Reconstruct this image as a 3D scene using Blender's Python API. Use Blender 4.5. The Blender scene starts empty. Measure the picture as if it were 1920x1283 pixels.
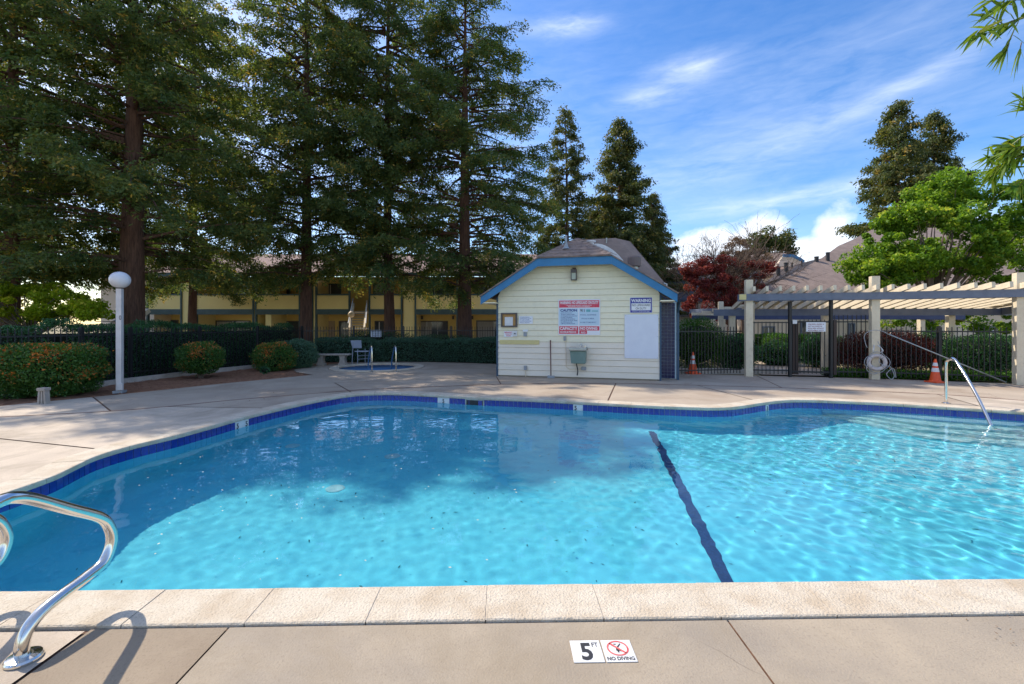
import bpy, bmesh, math, random
import numpy as np
from mathutils import Vector, Matrix, Euler
from mathutils.geometry import delaunay_2d_cdt
random.seed(7); R = random.Random(11); NR = np.random.default_rng(5)
sc = bpy.context.scene
col = sc.collection

# ------------------------------------------------------------------ camera, sky, sun, exposure
CAMH, F, CX, HZ = 1.65, 853.0, 960.0, 608.0
cam = bpy.data.cameras.new('camera'); cam.sensor_width = 36; cam.lens = 36*F/1920
cam.shift_y = -33.5/1920; cam.clip_end = 3000; cam.clip_start = .05
camo = bpy.data.objects.new('camera', cam); camo.location = (0, 0, CAMH); camo.rotation_euler = (math.pi/2, 0, 0)
col.objects.link(camo); sc.camera = camo
SUNV = Vector((-.83, .505, 1.0)).normalized()
SKY_STRENGTH, SUN_STRENGTH, EXPOSURE = .15, 3.45, .67
world = bpy.data.worlds.new('World'); sc.world = world; world.use_nodes = True
def build_world():
    nt = world.node_tree; nt.nodes.clear(); N = nt.nodes.new; Lk = nt.links.new
    out = N('ShaderNodeOutputWorld'); bg = N('ShaderNodeBackground'); bg.inputs[1].default_value = SKY_STRENGTH
    sky = N('ShaderNodeTexSky'); sky.sky_type = 'NISHITA'; sky.sun_disc = False
    sky.sun_elevation = math.asin(SUNV.z); sky.sun_rotation = math.atan2(SUNV.x, SUNV.y)
    sky.air_density = 1.0; sky.dust_density = .8; sky.ozone_density = 1.6
    hs = N('ShaderNodeHueSaturation'); hs.inputs['Saturation'].default_value = 1.42; hs.inputs['Value'].default_value = .97; hs.inputs['Hue'].default_value = .508
    Lk(sky.outputs[0], hs.inputs['Color'])
    tc = N('ShaderNodeTexCoord'); sx = N('ShaderNodeSeparateXYZ'); Lk(tc.outputs['Generated'], sx.inputs[0])
    def m(op, a, b=None, c=None, clamp=False):
        n = N('ShaderNodeMath'); n.operation = op; n.use_clamp = clamp
        for i, v in enumerate((a, b, c)):
            if v is None: continue
            if isinstance(v, (int, float)): n.inputs[i].default_value = v
            else: Lk(v, n.inputs[i])
        return n.outputs[0]
    X, Y, Z = sx.outputs
    az = m('ARCTAN2', X, Y); el = m('ARCSINE', Z)
    cb = N('ShaderNodeCombineXYZ'); Lk(az, cb.inputs[0]); Lk(el, cb.inputs[1])
    def noise(vec, scale, detail, rough, sc3=(1, 1, 1), rot=0, loc=(0, 0, 0), dist=0):
        mp = N('ShaderNodeMapping'); mp.inputs['Scale'].default_value = sc3; mp.inputs['Rotation'].default_value = (0, 0, rot)
        mp.inputs['Location'].default_value = loc
        Lk(vec, mp.inputs[0]); n = N('ShaderNodeTexNoise'); n.inputs['Scale'].default_value = scale
        n.inputs['Detail'].default_value = detail; n.inputs['Roughness'].default_value = rough; n.inputs['Distortion'].default_value = dist
        Lk(mp.outputs[0], n.inputs[0]); return n.outputs[0]
    def blob(a0, e0, wa, we, rot=0):            # one cloud, placed by its direction in the sky
        da = m('SUBTRACT', az, a0); de = m('SUBTRACT', el, e0)
        c, s = math.cos(rot), math.sin(rot)
        p = m('ADD', m('MULTIPLY', da, c), m('MULTIPLY', de, s)); q = m('SUBTRACT', m('MULTIPLY', de, c), m('MULTIPLY', da, s))
        p = m('DIVIDE', p, wa); q = m('DIVIDE', q, we)
        r2 = m('ADD', m('MULTIPLY', p, p), m('MULTIPLY', q, q))
        return m('EXPONENT', m('MULTIPLY', r2, -1.0))
    def ae(u, v):
        d = Vector(((u-CX)/F, 1, (HZ-v)/F)).normalized(); return math.atan2(d.x, d.y), math.asin(d.z)
    # thin high cloud
    ci = noise(cb.outputs[0], 5.0, 6, .62, (1.0, 3.2, 1), -.30, (.3, .1, 0), .4)
    cif = noise(cb.outputs[0], 14.0, 5, .6, (1.0, 4.5, 1), -.32, (2, .1, 0), .5)
    vs = None
    for (u, v, wu, wv, rot, amp) in ((1065, 50, 60, 13, .0, .6), (1300, 124, 70, 16, .02, .45), (1225, 178, 60, 15, .05, .38),
                                     (1500, 235, 380, 36, .20, .14), (1700, 160, 200, 12, .30, .24), (1350, 330, 420, 60, .12, .16),
                                     (1500, 370, 260, 14, .05, .45), (1500, 130, 300, 50, .1, .12), (700, 300, 500, 160, .1, .30), (200, 100, 300, 120, 0, .3), (1450,520,500,60,0,.25)):
        a, e = ae(u, v); b = m('MULTIPLY', blob(a, e, wu/F/(1+((u-CX)/F)**2), wv/F, rot), amp)
        vs = b if vs is None else m('ADD', vs, b)
    wide = m('MULTIPLY', m('SUBTRACT', 1.0, blob(.25, .3, 1.3, .9)), .34)      # unseen thin cloud added round the rest of the sky to raise fill light
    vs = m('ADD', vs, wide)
    cn = m('MULTIPLY_ADD', cif, .9, m('MULTIPLY', ci, 1.1)); cn = m('SUBTRACT', cn, .52, clamp=True)
    cir = m('MULTIPLY', m('MULTIPLY', vs, cn), 1.5, clamp=True)
    # heaped cloud low on the horizon
    q = noise(cb.outputs[0], 11.0, 8, .58, (1, 1.25, 1), 0, (0, .3, 0), .2)
    cs = None
    for (u, v, wu, wv) in ((1425, 436, 62, 40), (1560, 428, 60, 40), (1330, 462, 80, 38), (1500, 470, 210, 36), (1720, 450, 150, 50), (1300, 505, 90, 45)):
        a, e = ae(u, v); b = blob(a, e, wu/F/(1+((u-CX)/F)**2)*1.15, wv/F)
        cs = b if cs is None else m('MAXIMUM', cs, b)
    band = m('MULTIPLY', m('EXPONENT', m('MULTIPLY', m('POWER', m('DIVIDE', m('SUBTRACT', el, .17), .14), 2.0), -1.0)), m('SUBTRACT', 1.0, blob(.05, .2, .95, 2.0)))  # unseen cloud ring added along the rest of the horizon as fill light
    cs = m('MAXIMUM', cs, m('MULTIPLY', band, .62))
    cu = m('ADD', cs, m('MULTIPLY', m('SUBTRACT', q, .5), 1.5)); cu = m('MULTIPLY', m('SUBTRACT', cu, .45), 2.6, clamp=True)
    cu = m('MULTIPLY', cu, .8)
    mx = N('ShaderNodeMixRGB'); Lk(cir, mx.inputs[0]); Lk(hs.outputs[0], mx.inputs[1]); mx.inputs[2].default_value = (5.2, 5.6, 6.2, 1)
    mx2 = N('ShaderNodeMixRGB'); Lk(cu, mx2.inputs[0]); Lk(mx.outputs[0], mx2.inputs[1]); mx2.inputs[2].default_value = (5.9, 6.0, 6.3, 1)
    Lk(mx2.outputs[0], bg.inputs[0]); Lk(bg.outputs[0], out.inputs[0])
build_world()
sun = bpy.data.lights.new('sun', 'SUN'); sun.energy = SUN_STRENGTH; sun.angle = math.radians(.53); sun.color = (1, .90, .76)
suno = bpy.data.objects.new('sun', sun); suno.rotation_euler = SUNV.to_track_quat('Z', 'Y').to_euler(); col.objects.link(suno)
sun.cycles.is_caustics_light = True
sc.view_settings.view_transform = 'Standard'; sc.view_settings.look = 'None'; sc.view_settings.gamma = 1
sc.view_settings.exposure = EXPOSURE; sc.view_settings.use_curve_mapping = False
sc.render.engine = 'CYCLES'; cy = sc.cycles
cy.use_denoising = True; cy.max_bounces = 8; cy.diffuse_bounces = 5; cy.glossy_bounces = 4; cy.transmission_bounces = 4; cy.transparent_max_bounces = 6
cy.use_adaptive_sampling = True; cy.adaptive_threshold = .015; cy.sample_clamp_indirect = 6; cy.caustics_refractive = True; cy.caustics_reflective = False
cy.blur_glossy = .3

# ------------------------------------------------------------------ helpers
def G(u, v, z=0.0):                    # photograph pixel -> point on the level z
    y = (CAMH-z)*F/(v-HZ); return Vector(((u-CX)*y/F, y, z))
def D(u, v, y):                        # photograph pixel -> point at distance y
    return Vector(((u-CX)*y/F, y, CAMH+(HZ-v)*y/F))
def link(o): col.objects.link(o); return o
PINV = {}
def tag(o, label=None, cat=None, group=None, kind=None):
    if label: o['label'] = label
    if cat: o['category'] = cat
    if group: o['group'] = group
    if kind: o['kind'] = kind
    return o
def thing(name, label, cat, loc=(0, 0, 0), rz=0, group=None):
    o = bpy.data.objects.new(name, None); o.location = loc; o.rotation_euler = (0, 0, rz); o.empty_display_size = .2
    link(o); PINV[o] = (Matrix.Translation(loc) @ Matrix.Rotation(rz, 4, 'Z')).inverted()
    return tag(o, label, cat, group)
def obj(name, me, m=None, parent=None, M=None, smooth=False, kind=None, label=None):
    o = bpy.data.objects.new(name, me)
    if m is not None and (not me.materials): me.materials.append(m)
    if parent is not None:
        o.parent = parent
        q = PINV.get(parent)
        if q is None: q = Matrix.Identity(4)
        o.matrix_parent_inverse = q
    PINV[o] = PINV.get(parent, Matrix.Identity(4)) if parent is not None else Matrix.Identity(4)
    # children of a part: parent part has world matrix = identity-equivalent unless M given
    if M is not None: o.matrix_basis = M
    if parent is not None and parent.type == 'MESH': o.matrix_parent_inverse = Matrix.Identity(4) if M is None else parent.matrix_basis.inverted()
    if smooth: me.polygons.foreach_set('use_smooth', [True]*len(me.polygons))
    if kind: o['kind'] = kind
    if label: o['label'] = label
    return link(o)
def copy_thing(root, T, label=None, group=None):
    def rec(o, p):
        c = o.copy(); link(c)
        if p is not None: c.parent = p
        for ch in [x for x in CH.get(o, [])]: rec(ch, c)
        return c
    CH = {}
    for x in bpy.data.objects:
        if x.parent: CH.setdefault(x.parent, []).append(x)
    c = rec(root, None); c.matrix_basis = T @ root.matrix_basis
    if label: c['label'] = label
    if group: c['group'] = group
    return c

class MB:
    def __init__(s): s.v = []; s.f = []
    def add(s, vs, fs):
        n = len(s.v); s.v += [tuple(p) for p in vs]; s.f += [tuple(i+n for i in f) for f in fs]; return s
    def boxM(s, M, sx, sy, sz):
        vs = [M @ Vector((x*sx/2, y*sy/2, z*sz/2)) for x in (-1, 1) for y in (-1, 1) for z in (-1, 1)]
        return s.add(vs, [(0, 1, 3, 2), (4, 6, 7, 5), (0, 4, 5, 1), (2, 3, 7, 6), (0, 2, 6, 4), (1, 5, 7, 3)])
    def box(s, x0, x1, y0, y1, z0, z1, M=None):
        T = Matrix.Translation(((x0+x1)/2, (y0+y1)/2, (z0+z1)/2))
        if M is not None: T = M @ T
        return s.boxM(T, x1-x0, y1-y0, z1-z0)
    def beam(s, p, q, w, h):
        p, q = Vector(p), Vector(q); d = (q-p); L = d.length; d.normalize()
        sd = d.cross(Vector((0, 0, 1)));
        if sd.length < 1e-4: sd = Vector((1, 0, 0))
        sd.normalize(); up = sd.cross(d)
        M = Matrix(((d.x, sd.x, up.x, 0), (d.y, sd.y, up.y, 0), (d.z, sd.z, up.z, 0), (0, 0, 0, 1)))
        return s.boxM(Matrix.Translation((p+q)/2) @ M, L, w, h)
    def tube(s, pts, r, n=10, cap=True):
        pts = [Vector(p) for p in pts]; rr = r if isinstance(r, (list, tuple)) else [r]*len(pts)
        base = len(s.v); up = None
        for i, p in enumerate(pts):
            d = (pts[min(i+1, len(pts)-1)]-pts[max(i-1, 0)]).normalized()
            if up is None: up = d.orthogonal().normalized()
            up = (up-d*up.dot(d)).normalized(); sd = d.cross(up)
            for k in range(n):
                a = 2*math.pi*k/n; s.v.append(tuple(p+(up*math.cos(a)+sd*math.sin(a))*rr[i]))
        for i in range(len(pts)-1):
            for k in range(n):
                a, b = base+i*n+k, base+i*n+(k+1) % n; s.f.append((a, b, b+n, a+n))
        if cap: s.f.append(tuple(base+k for k in range(n))[::-1]); s.f.append(tuple(base+(len(pts)-1)*n+k for k in range(n)))
        return s
    def lathe(s, prof, c=(0, 0, 0), n=20):
        base = len(s.v)
        for (r, z) in prof:
            for k in range(n):
                a = 2*math.pi*k/n; s.v.append((c[0]+r*math.cos(a), c[1]+r*math.sin(a), c[2]+z))
        for i in range(len(prof)-1):
            for k in range(n):
                a, b = base+i*n+k, base+i*n+(k+1) % n; s.f.append((a, b, b+n, a+n))
        s.f.append(tuple(base+k for k in range(n))[::-1]); s.f.append(tuple(base+(len(prof)-1)*n+k for k in range(n)))
        return s
    def prism(s, poly, off):             # poly: 3D points, extruded by the vector off
        n = len(poly); off = Vector(off); P = [Vector(p) for p in poly]
        return s.add(P+[p+off for p in P], [tuple(range(n))[::-1], tuple(range(n, 2*n))]+[(i, (i+1) % n, n+(i+1) % n, n+i) for i in range(n)])
    def mesh(s, name='mesh'):
        me = bpy.data.meshes.new(name); me.from_pydata(s.v, [], s.f); me.update(); return me
def fixn(me, bev=0):
    bm = bmesh.new(); bm.from_mesh(me)
    if bev: bmesh.ops.bevel(bm, geom=bm.edges[:], offset=bev, segments=2, affect='EDGES', profile=.5)
    bmesh.ops.recalc_face_normals(bm, faces=bm.faces); bm.to_mesh(me); bm.free(); return me
def B(name, mb, m, parent=None, smooth=False, kind=None, label=None, bev=0, M=None):
    me = fixn(mb.mesh(name), bev); return obj(name, me, m, parent, M, smooth, kind, label)
def crv(pts, n=8, closed=False):
    P = [Vector(p) for p in pts]; out = []; L = len(P)
    for i in range(L if closed else L-1):
        g = (lambda k: P[k % L]) if closed else (lambda k: P[max(0, min(L-1, k))])
        a, b, c, d = g(i-1), g(i), g(i+1), g(i+2)
        for k in range(n):
            t = k/n; out.append(.5*((2*b)+(-a+c)*t+(2*a-5*b+4*c-d)*t*t+(-a+3*b-3*c+d)*t**3))
    if not closed: out.append(P[-1])
    return out

# ------------------------------------------------------------------ materials
def mat(name, c, rough=.6, c2=None, scale=4, detail=4, metal=0, bump=0, bscale=None, spec=.5, stretch=(1, 1, 1), c3=None, scale3=40, amt3=.3, coat=0, rr=(.35, .65), coord='Object', stain=None):
    m = bpy.data.materials.new(name); m.use_nodes = True; nt = m.node_tree; p = nt.nodes['Principled BSDF']; N = nt.nodes.new; Lk = nt.links.new
    p.inputs['Base Color'].default_value = (*c, 1); p.inputs['Roughness'].default_value = rough; p.inputs['Metallic'].default_value = metal
    p.inputs['Specular IOR Level'].default_value = spec
    if coat: p.inputs['Coat Weight'].default_value = coat
    if c2 or bump:
        tc = N('ShaderNodeTexCoord'); mp = N('ShaderNodeMapping'); mp.inputs['Scale'].default_value = stretch
        Lk(tc.outputs[coord], mp.inputs[0])
    if c2:
        n = N('ShaderNodeTexNoise'); n.inputs['Scale'].default_value = scale; n.inputs['Detail'].default_value = detail; n.inputs['Roughness'].default_value = .6
        Lk(mp.outputs[0], n.inputs[0]); mr = N('ShaderNodeMapRange'); mr.inputs[1].default_value = rr[0]; mr.inputs[2].default_value = rr[1]; Lk(n.outputs[0], mr.inputs[0])
        mx = N('ShaderNodeMixRGB'); Lk(mr.outputs[0], mx.inputs[0]); mx.inputs[1].default_value = (*c, 1); mx.inputs[2].default_value = (*c2, 1)
        o = mx.outputs[0]
        if c3:
            n3 = N('ShaderNodeTexNoise'); n3.inputs['Scale'].default_value = scale3; n3.inputs['Detail'].default_value = 3
            Lk(mp.outputs[0], n3.inputs[0]); m3 = N('ShaderNodeMapRange'); m3.inputs[1].default_value = .55; m3.inputs[2].default_value = .7; m3.inputs[4].default_value = amt3
            Lk(n3.outputs[0], m3.inputs[0]); x3 = N('ShaderNodeMixRGB'); Lk(m3.outputs[0], x3.inputs[0]); Lk(o, x3.inputs[1]); x3.inputs[2].default_value = (*c3, 1); o = x3.outputs[0]
        if stain:
            n4 = N('ShaderNodeTexNoise'); n4.inputs['Scale'].default_value = .55; n4.inputs['Detail'].default_value = 9; n4.inputs['Roughness'].default_value = .72; n4.inputs['Distortion'].default_value = .8
            Lk(mp.outputs[0], n4.inputs[0]); m4 = N('ShaderNodeMapRange'); m4.inputs[1].default_value = .47; m4.inputs[2].default_value = .63; m4.inputs[4].default_value = .85
            Lk(n4.outputs[0], m4.inputs[0]); x4 = N('ShaderNodeMixRGB'); Lk(m4.outputs[0], x4.inputs[0]); Lk(o, x4.inputs[1]); x4.inputs[2].default_value = (*stain, 1); o = x4.outputs[0]
            v = N('ShaderNodeTexVoronoi'); v.feature = 'DISTANCE_TO_EDGE'; v.inputs['Scale'].default_value = .8
            nd = N('ShaderNodeTexNoise'); nd.inputs['Scale'].default_value = 5; nd.inputs['Detail'].default_value = 6; Lk(mp.outputs[0], nd.inputs[0])
            vm = N('ShaderNodeMixRGB'); vm.inputs[0].default_value = .10; Lk(mp.outputs[0], vm.inputs[1]); Lk(nd.outputs['Color'], vm.inputs[2]); Lk(vm.outputs[0], v.inputs[0])
            mv = N('ShaderNodeMapRange'); mv.inputs[1].default_value = .0; mv.inputs[2].default_value = .0045; mv.inputs[3].default_value = .75; mv.inputs[4].default_value = 0; Lk(v.outputs['Distance'], mv.inputs[0])
            ng = N('ShaderNodeTexNoise'); ng.inputs['Scale'].default_value = .5; Lk(mp.outputs[0], ng.inputs[0]); mg = N('ShaderNodeMapRange'); mg.inputs[1].default_value = .55; mg.inputs[2].default_value = .62; Lk(ng.outputs[0], mg.inputs[0])
            mm2 = N('ShaderNodeMath'); mm2.operation = 'MULTIPLY'; Lk(mv.outputs[0], mm2.inputs[0]); Lk(mg.outputs[0], mm2.inputs[1])
            x5 = N('ShaderNodeMixRGB'); Lk(mm2.outputs[0], x5.inputs[0]); Lk(o, x5.inputs[1]); x5.inputs[2].default_value = (.10, .075, .05, 1); o = x5.outputs[0]
        Lk(o, p.inputs['Base Color'])
    if bump:
        nb = N('ShaderNodeTexNoise'); nb.inputs['Scale'].default_value = bscale or scale*4; nb.inputs['Detail'].default_value = 4
        Lk(mp.outputs[0], nb.inputs[0]); bp = N('ShaderNodeBump'); bp.inputs['Strength'].default_value = min(1, bump); bp.inputs['Distance'].default_value = .01
        Lk(nb.outputs[0], bp.inputs['Height']); Lk(bp.outputs[0], p.inputs['Normal'])
    return m
def leafmat(name, a, b, c=None, trans=.45, rough=.55):
    m = bpy.data.materials.new(name); m.use_nodes = True; nt = m.node_tree; nt.nodes.clear(); N = nt.nodes.new; Lk = nt.links.new
    out = N('ShaderNodeOutputMaterial'); at = N('ShaderNodeAttribute'); at.attribute_name = 'tint'
    cr = N('ShaderNodeValToRGB'); cr.color_ramp.elements[0].color = (*a, 1); cr.color_ramp.elements[1].color = (*b, 1)
    if c: e = cr.color_ramp.elements.new(.78); e.color = (*b, 1); cr.color_ramp.elements[-1].color = (*c, 1)
    Lk(at.outputs['Fac'], cr.inputs[0])
    p = N('ShaderNodeBsdfPrincipled'); p.inputs['Roughness'].default_value = rough; p.inputs['Specular IOR Level'].default_value = .35
    t = N('ShaderNodeBsdfTranslucent'); br = N('ShaderNodeMixRGB'); br.blend_type = 'MULTIPLY'; br.inputs[0].default_value = 1; br.inputs[2].default_value = (1.25, 1.15, .55, 1)
    Lk(cr.outputs[0], p.inputs['Base Color']); Lk(cr.outputs[0], br.inputs[1]); Lk(br.outputs[0], t.inputs['Color'])
    mx = N('ShaderNodeMixShader'); mx.inputs[0].default_value = trans; Lk(p.outputs[0], mx.inputs[1]); Lk(t.outputs[0], mx.inputs[2]); Lk(mx.outputs[0], out.inputs[0])
    return m
M = {}
M['deck'] = mat('concrete deck', (.42, .345, .25), .9, (.31, .26, .20), 1.3, 6, bump=.35, bscale=90, c3=(.25, .20, .15), scale3=60, amt3=.45, stain=(.30, .24, .165))
M['deck2'] = mat('tan concrete deck', (.33, .26, .18), .9, (.28, .22, .155), 2, 6, bump=.35, bscale=90, c3=(.20, .15, .10), scale3=70, amt3=.45, stain=(.24, .18, .12))
M['deck3'] = mat('pale concrete deck', (.61, .51, .395), .9, (.51, .425, .33), 1.7, 6, bump=.35, bscale=90, c3=(.33, .27, .20), scale3=70, amt3=.4, stain=(.36, .295, .22))
M['deck_far'] = mat('rosy concrete deck', (.47, .385, .29), .9, (.385, .31, .235), .9, 6, bump=.35, bscale=90, c3=(.32, .25, .18), scale3=40, amt3=.3, stain=(.33, .25, .18))
M['joint'] = mat('joint filler', (.10, .05, .03), .9, (.2, .11, .07), 30)
M['coping'] = mat('coping stone', (.64, .56, .44), .85, (.52, .42, .30), 3.6, 8, bump=1, bscale=70, c3=(.33, .26, .18), scale3=75, amt3=.55, rr=(.42, .66))
M['coping_face'] = mat('coping mortar', (.60, .55, .47), .9, (.35, .32, .28), 20, bump=.3)
M['tile'] = mat('glazed blue tile', (.006, .022, .22), .12, (.010, .04, .34), 6, coat=.5)
M['grout'] = mat('tile grout', (.55, .68, .74), .8, (.42, .55, .62), 12)
M['white_tile'] = mat('white tile', (.78, .78, .76), .3, (.7, .69, .66), 14)
M['plaster'] = mat('pool plaster', (.105, .65, .82), .8, (.15, .73, .87), 1.6, 8, c3=(.05, .42, .62), scale3=5, amt3=.35, rr=(.3, .7))
M['step'] = mat('pool step plaster', (.30, .66, .72), .8, (.42, .74, .78), 4, 5)
M['black_tile'] = mat('dark blue line tile', (.012, .03, .10), .4, (.02, .06, .18), 30)
M['steel'] = mat('polished stainless steel', (.72, .70, .66), .13, metal=1)
M['steel_dull'] = mat('brushed steel', (.42, .44, .42), .4, (.33, .35, .34), 8, metal=.8)
M['spa_plaster'] = mat('spa plaster', (.04, .14, .30), .8, (.06, .18, .36), 5)
M['vent_brown'] = mat('brown vent metal', (.16, .12, .11), .6)
M['mulch'] = mat('bark mulch', (.20, .085, .045), .95, (.34, .17, .09), 9, 8, bump=1, bscale=60, c3=(.32, .19, .11), scale3=40, amt3=.6)
M['soil'] = mat('dry ground', (.20, .16, .085), .95, (.30, .24, .12), .8, 6, bump=.6, bscale=20, c3=(.08, .11, .03), scale3=5, amt3=.6)
M['kerb'] = mat('concrete kerb', (.50, .46, .41), .9, (.38, .34, .30), 5, bump=.3, bscale=50)
M['siding'] = mat('cream siding paint', (.87, .81, .60), .6, (.83, .77, .57), 2.2, 5, bump=.12, bscale=60, c3=(.55, .53, .39), scale3=9, amt3=.18)
M['siding_low'] = mat('pinkish cream siding paint', (.84, .76, .63), .6, (.79, .715, .585), 2.2, 5, bump=.12, bscale=60)
M['siding_patch'] = mat('yellow siding paint', (.66, .57, .26), .6, (.62, .53, .24), 6)
M['gap_shade'] = mat('shade coloured sheathing', (.36, .32, .25), .9)  # wall body coloured dark to paint the shadow lines between clapboards
M['blue_dark'] = mat('dark blue trim paint', (.03, .075, .13), .5)
M['blue'] = mat('blue trim paint', (.025, .165, .35), .5, (.035, .20, .40), 3, bump=.08, bscale=50)
M['slate'] = mat('slate blue beam paint', (.125, .155, .22), .6, (.16, .19, .26), 5, bump=.15, bscale=50)
M['navy'] = mat('navy beam paint', (.035, .05, .12), .6, (.05, .07, .15), 5)
M['cream'] = mat('cream post paint', (.74, .64, .47), .6, (.67, .57, .41), 3, bump=.2, bscale=50, c3=(.45, .37, .26), scale3=12, amt3=.25)
M['shingle'] = mat('asphalt shingle', (.30, .225, .19), .95, (.19, .14, .12), 7, 7, bump=.8, bscale=120, c3=(.25, .19, .16), scale3=60, amt3=.6)
M['roof_far'] = mat('brown shingle roof', (.31, .23, .19), .95, (.23, .17, .14), 2.5, 8, bump=.6, bscale=30, c3=(.23, .17, .15), scale3=14, amt3=.6)
M['roof_pink'] = mat('pinkish shingle roof', (.30, .21, .18), .95, (.22, .15, .13), 1.5, 6)
M['iron'] = mat('black iron paint', (.012, .013, .015), .5)
M['brown_iron'] = mat('brown iron paint', (.045, .026, .02), .6)
M['white'] = mat('white paint', (.72, .72, .72), .5, (.64, .64, .64), 6)
M['lamp_white'] = mat('weathered white post paint', (.66, .63, .62), .5, (.58, .55, .54), 5)
M['globe'] = mat('milky acrylic globe', (.72, .72, .76), .25, (.64, .63, .66), 5)
M['panel'] = mat('white board', (.72, .76, .84), .5, (.67, .71, .80), 3)
M['sign_white'] = mat('sign white', (.78, .80, .83), .45)
M['sign_red'] = mat('sign red', (.62, .035, .08), .45, (.66, .09, .14), 20)
M['sign_blue'] = mat('sign blue', (.025, .03, .30), .45)
M['sign_cyan'] = mat('sign pale blue', (.50, .66, .78), .45)
M['ink'] = mat('black ink', (.03, .03, .035), .6)
M['ink_blue'] = mat('blue ink', (.02, .045, .22), .6)
M['ink_lines'] = mat('faded blue ink', (.12, .19, .36), .6)
M['cork'] = mat('cork', (.50, .30, .11), .9, (.36, .2, .07), 40)
M['dark_wood'] = mat('grey brown frame', (.10, .085, .08), .6)
M['fountain'] = mat('grey green enamel', (.13, .22, .20), .4, (.16, .255, .235), 4)
M['grey_box'] = mat('grey electrical box', (.30, .33, .36), .5)
M['red_handle'] = mat('dark red handle', (.10, .012, .015), .4)
M['orange'] = mat('orange cone rubber', (.85, .10, .015), .5, (.7, .08, .02), 8)
M['glass_dark'] = mat('window glass', (.05, .06, .07), .08, (.08, .09, .1), .6, spec=.8)
M['curtain'] = mat('pale curtain', (.42, .40, .36), .8, (.32, .3, .27), 3, stretch=(6, 6, .1))
M['yellow_wall'] = mat('yellow siding', (.90, .66, .22), .8, (.85, .61, .20), 1.2, 4)
M['yellow_pale'] = mat('pale yellow stucco', (.92, .76, .34), .8, (.87, .71, .32), 1.0, 4)
M['green_trim'] = mat('grey green trim', (.045, .085, .09), .6, (.06, .105, .11), 5)
M['tan_door'] = mat('tan door', (.50, .36, .22), .6)
M['beige_wall'] = mat('beige stucco', (.80, .68, .55), .9, (.74, .62, .50), .8, 5)
M['grey_wall'] = mat('pale grey stucco', (.68, .64, .60), .9, (.62, .58, .54), .8, 5)
M['bark'] = mat('redwood bark', (.075, .036, .024), .95, (.15, .078, .05), 3, 6, bump=1, bscale=9, stretch=(6, 6, .45), c3=(.03, .016, .012), scale3=7, amt3=.8)
M['bark_grey'] = mat('grey bark', (.12, .09, .07), .95, (.20, .16, .13), 5, 6, bump=1, bscale=18, stretch=(3, 3, .6))
M['twig'] = mat('dark twig', (.045, .028, .02), .95)
M['twig_pale'] = mat('pale bare twig', (.15, .105, .08), .95)
M['life'] = mat('white ring foam', (.62, .55, .52), .5, (.52, .45, .43), 12)
M['rope'] = mat('grey rope', (.36, .36, .37), .8)
M['bench'] = mat('cast concrete', (.42, .37, .32), .9, (.33, .29, .25), 9, bump=.4, bscale=60)
M['grey_plastic'] = mat('blue grey plastic', (.30, .34, .42), .5)
M['chalk'] = mat('chalk mark', (.72, .68, .62), .9)
M['skim'] = mat('skimmer mouth', (.01, .014, .02), .4)
M['brown_leaf'] = leafmat('brown shrivelled leaves', (.13, .075, .05), (.30, .19, .12), (.42, .30, .20), .35)
M['redwood_leaf'] = leafmat('redwood needles', (.050, .112, .044), (.16, .20, .055), (.50, .34, .08), .55)
M['conifer_leaf'] = leafmat('conifer needles', (.045, .085, .032), (.14, .155, .048), (.36, .26, .08), .46)
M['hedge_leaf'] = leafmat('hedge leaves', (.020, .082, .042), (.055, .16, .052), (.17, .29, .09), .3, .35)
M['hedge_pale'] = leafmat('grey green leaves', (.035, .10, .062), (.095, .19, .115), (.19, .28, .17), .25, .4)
M['photinia'] = leafmat('photinia leaves', (.030, .10, .024), (.085, .19, .035), (.72, .20, .05), .3, .4)
M['photinia_tip'] = leafmat('photinia new growth', (.25, .07, .02), (.50, .15, .035), (.62, .25, .05), .4, .4)
M['maple_leaf'] = leafmat('bright green leaves', (.05, .15, .016), (.24, .40, .030), (.56, .62, .10), .48)
M['lime_leaf'] = leafmat('lime green leaves', (.16, .27, .015), (.40, .52, .03), (.66, .60, .07), .6)
M['plum_leaf'] = leafmat('plum red leaves', (.10, .018, .020), (.24, .040, .042), (.48, .14, .11), .45)
M['red_hedge'] = leafmat('dark red leaves', (.035, .012, .010), (.12, .025, .022), (.28, .06, .05), .3, .35)
M['bright_hedge'] = leafmat('sunny hedge leaves', (.03, .10, .012), (.09, .22, .02), (.24, .40, .05), .4)
M['bamboo_leaf'] = leafmat('bamboo leaves', (.06, .14, .015), (.20, .30, .03), (.42, .38, .07), .5)
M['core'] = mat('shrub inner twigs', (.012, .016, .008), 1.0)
M['litter'] = mat('dry leaf', (.16, .09, .045), .9, (.28, .17, .08), 30)

# ------------------------------------------------------------------ pool outline
PO = [(-4.93, 4.385), (-4.95, 4.9), (-5.07, 5.3), (-5.17, 5.7), (-5.12, 6.2), (-4.96, 6.72), (-4.86, 7.29), (-4.72, 8.14), (-4.45, 9.14), (-4.10, 10.05), (-3.68, 10.66), (-3.03, 10.86),
      (-2.13, 10.68), (-.876, 10.24), (.60, 9.86), (1.43, 9.59), (2.60, 9.20), (3.45, 8.99), (4.0, 8.93), (4.5, 9.06), (5.25, 9.50), (5.84, 9.78), (6.35, 9.84), (6.95, 9.72), (7.8, 9.43), (8.55, 9.04), (9.2, 8.72), (9.9, 8.25),
      (10.7, 7.4), (11.2, 6.3), (11.35, 5.2), (11.1, 4.1), (10.4, 3.3), (9.2, 3.06), (6.0, 2.99), (3.3, 2.93), (0, 2.86), (-3.14, 2.79), (-4.2, 2.79), (-4.75, 3.05), (-4.95, 3.6)]
pl = crv([(x, y, 0) for x, y in PO], 12, True)
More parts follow.
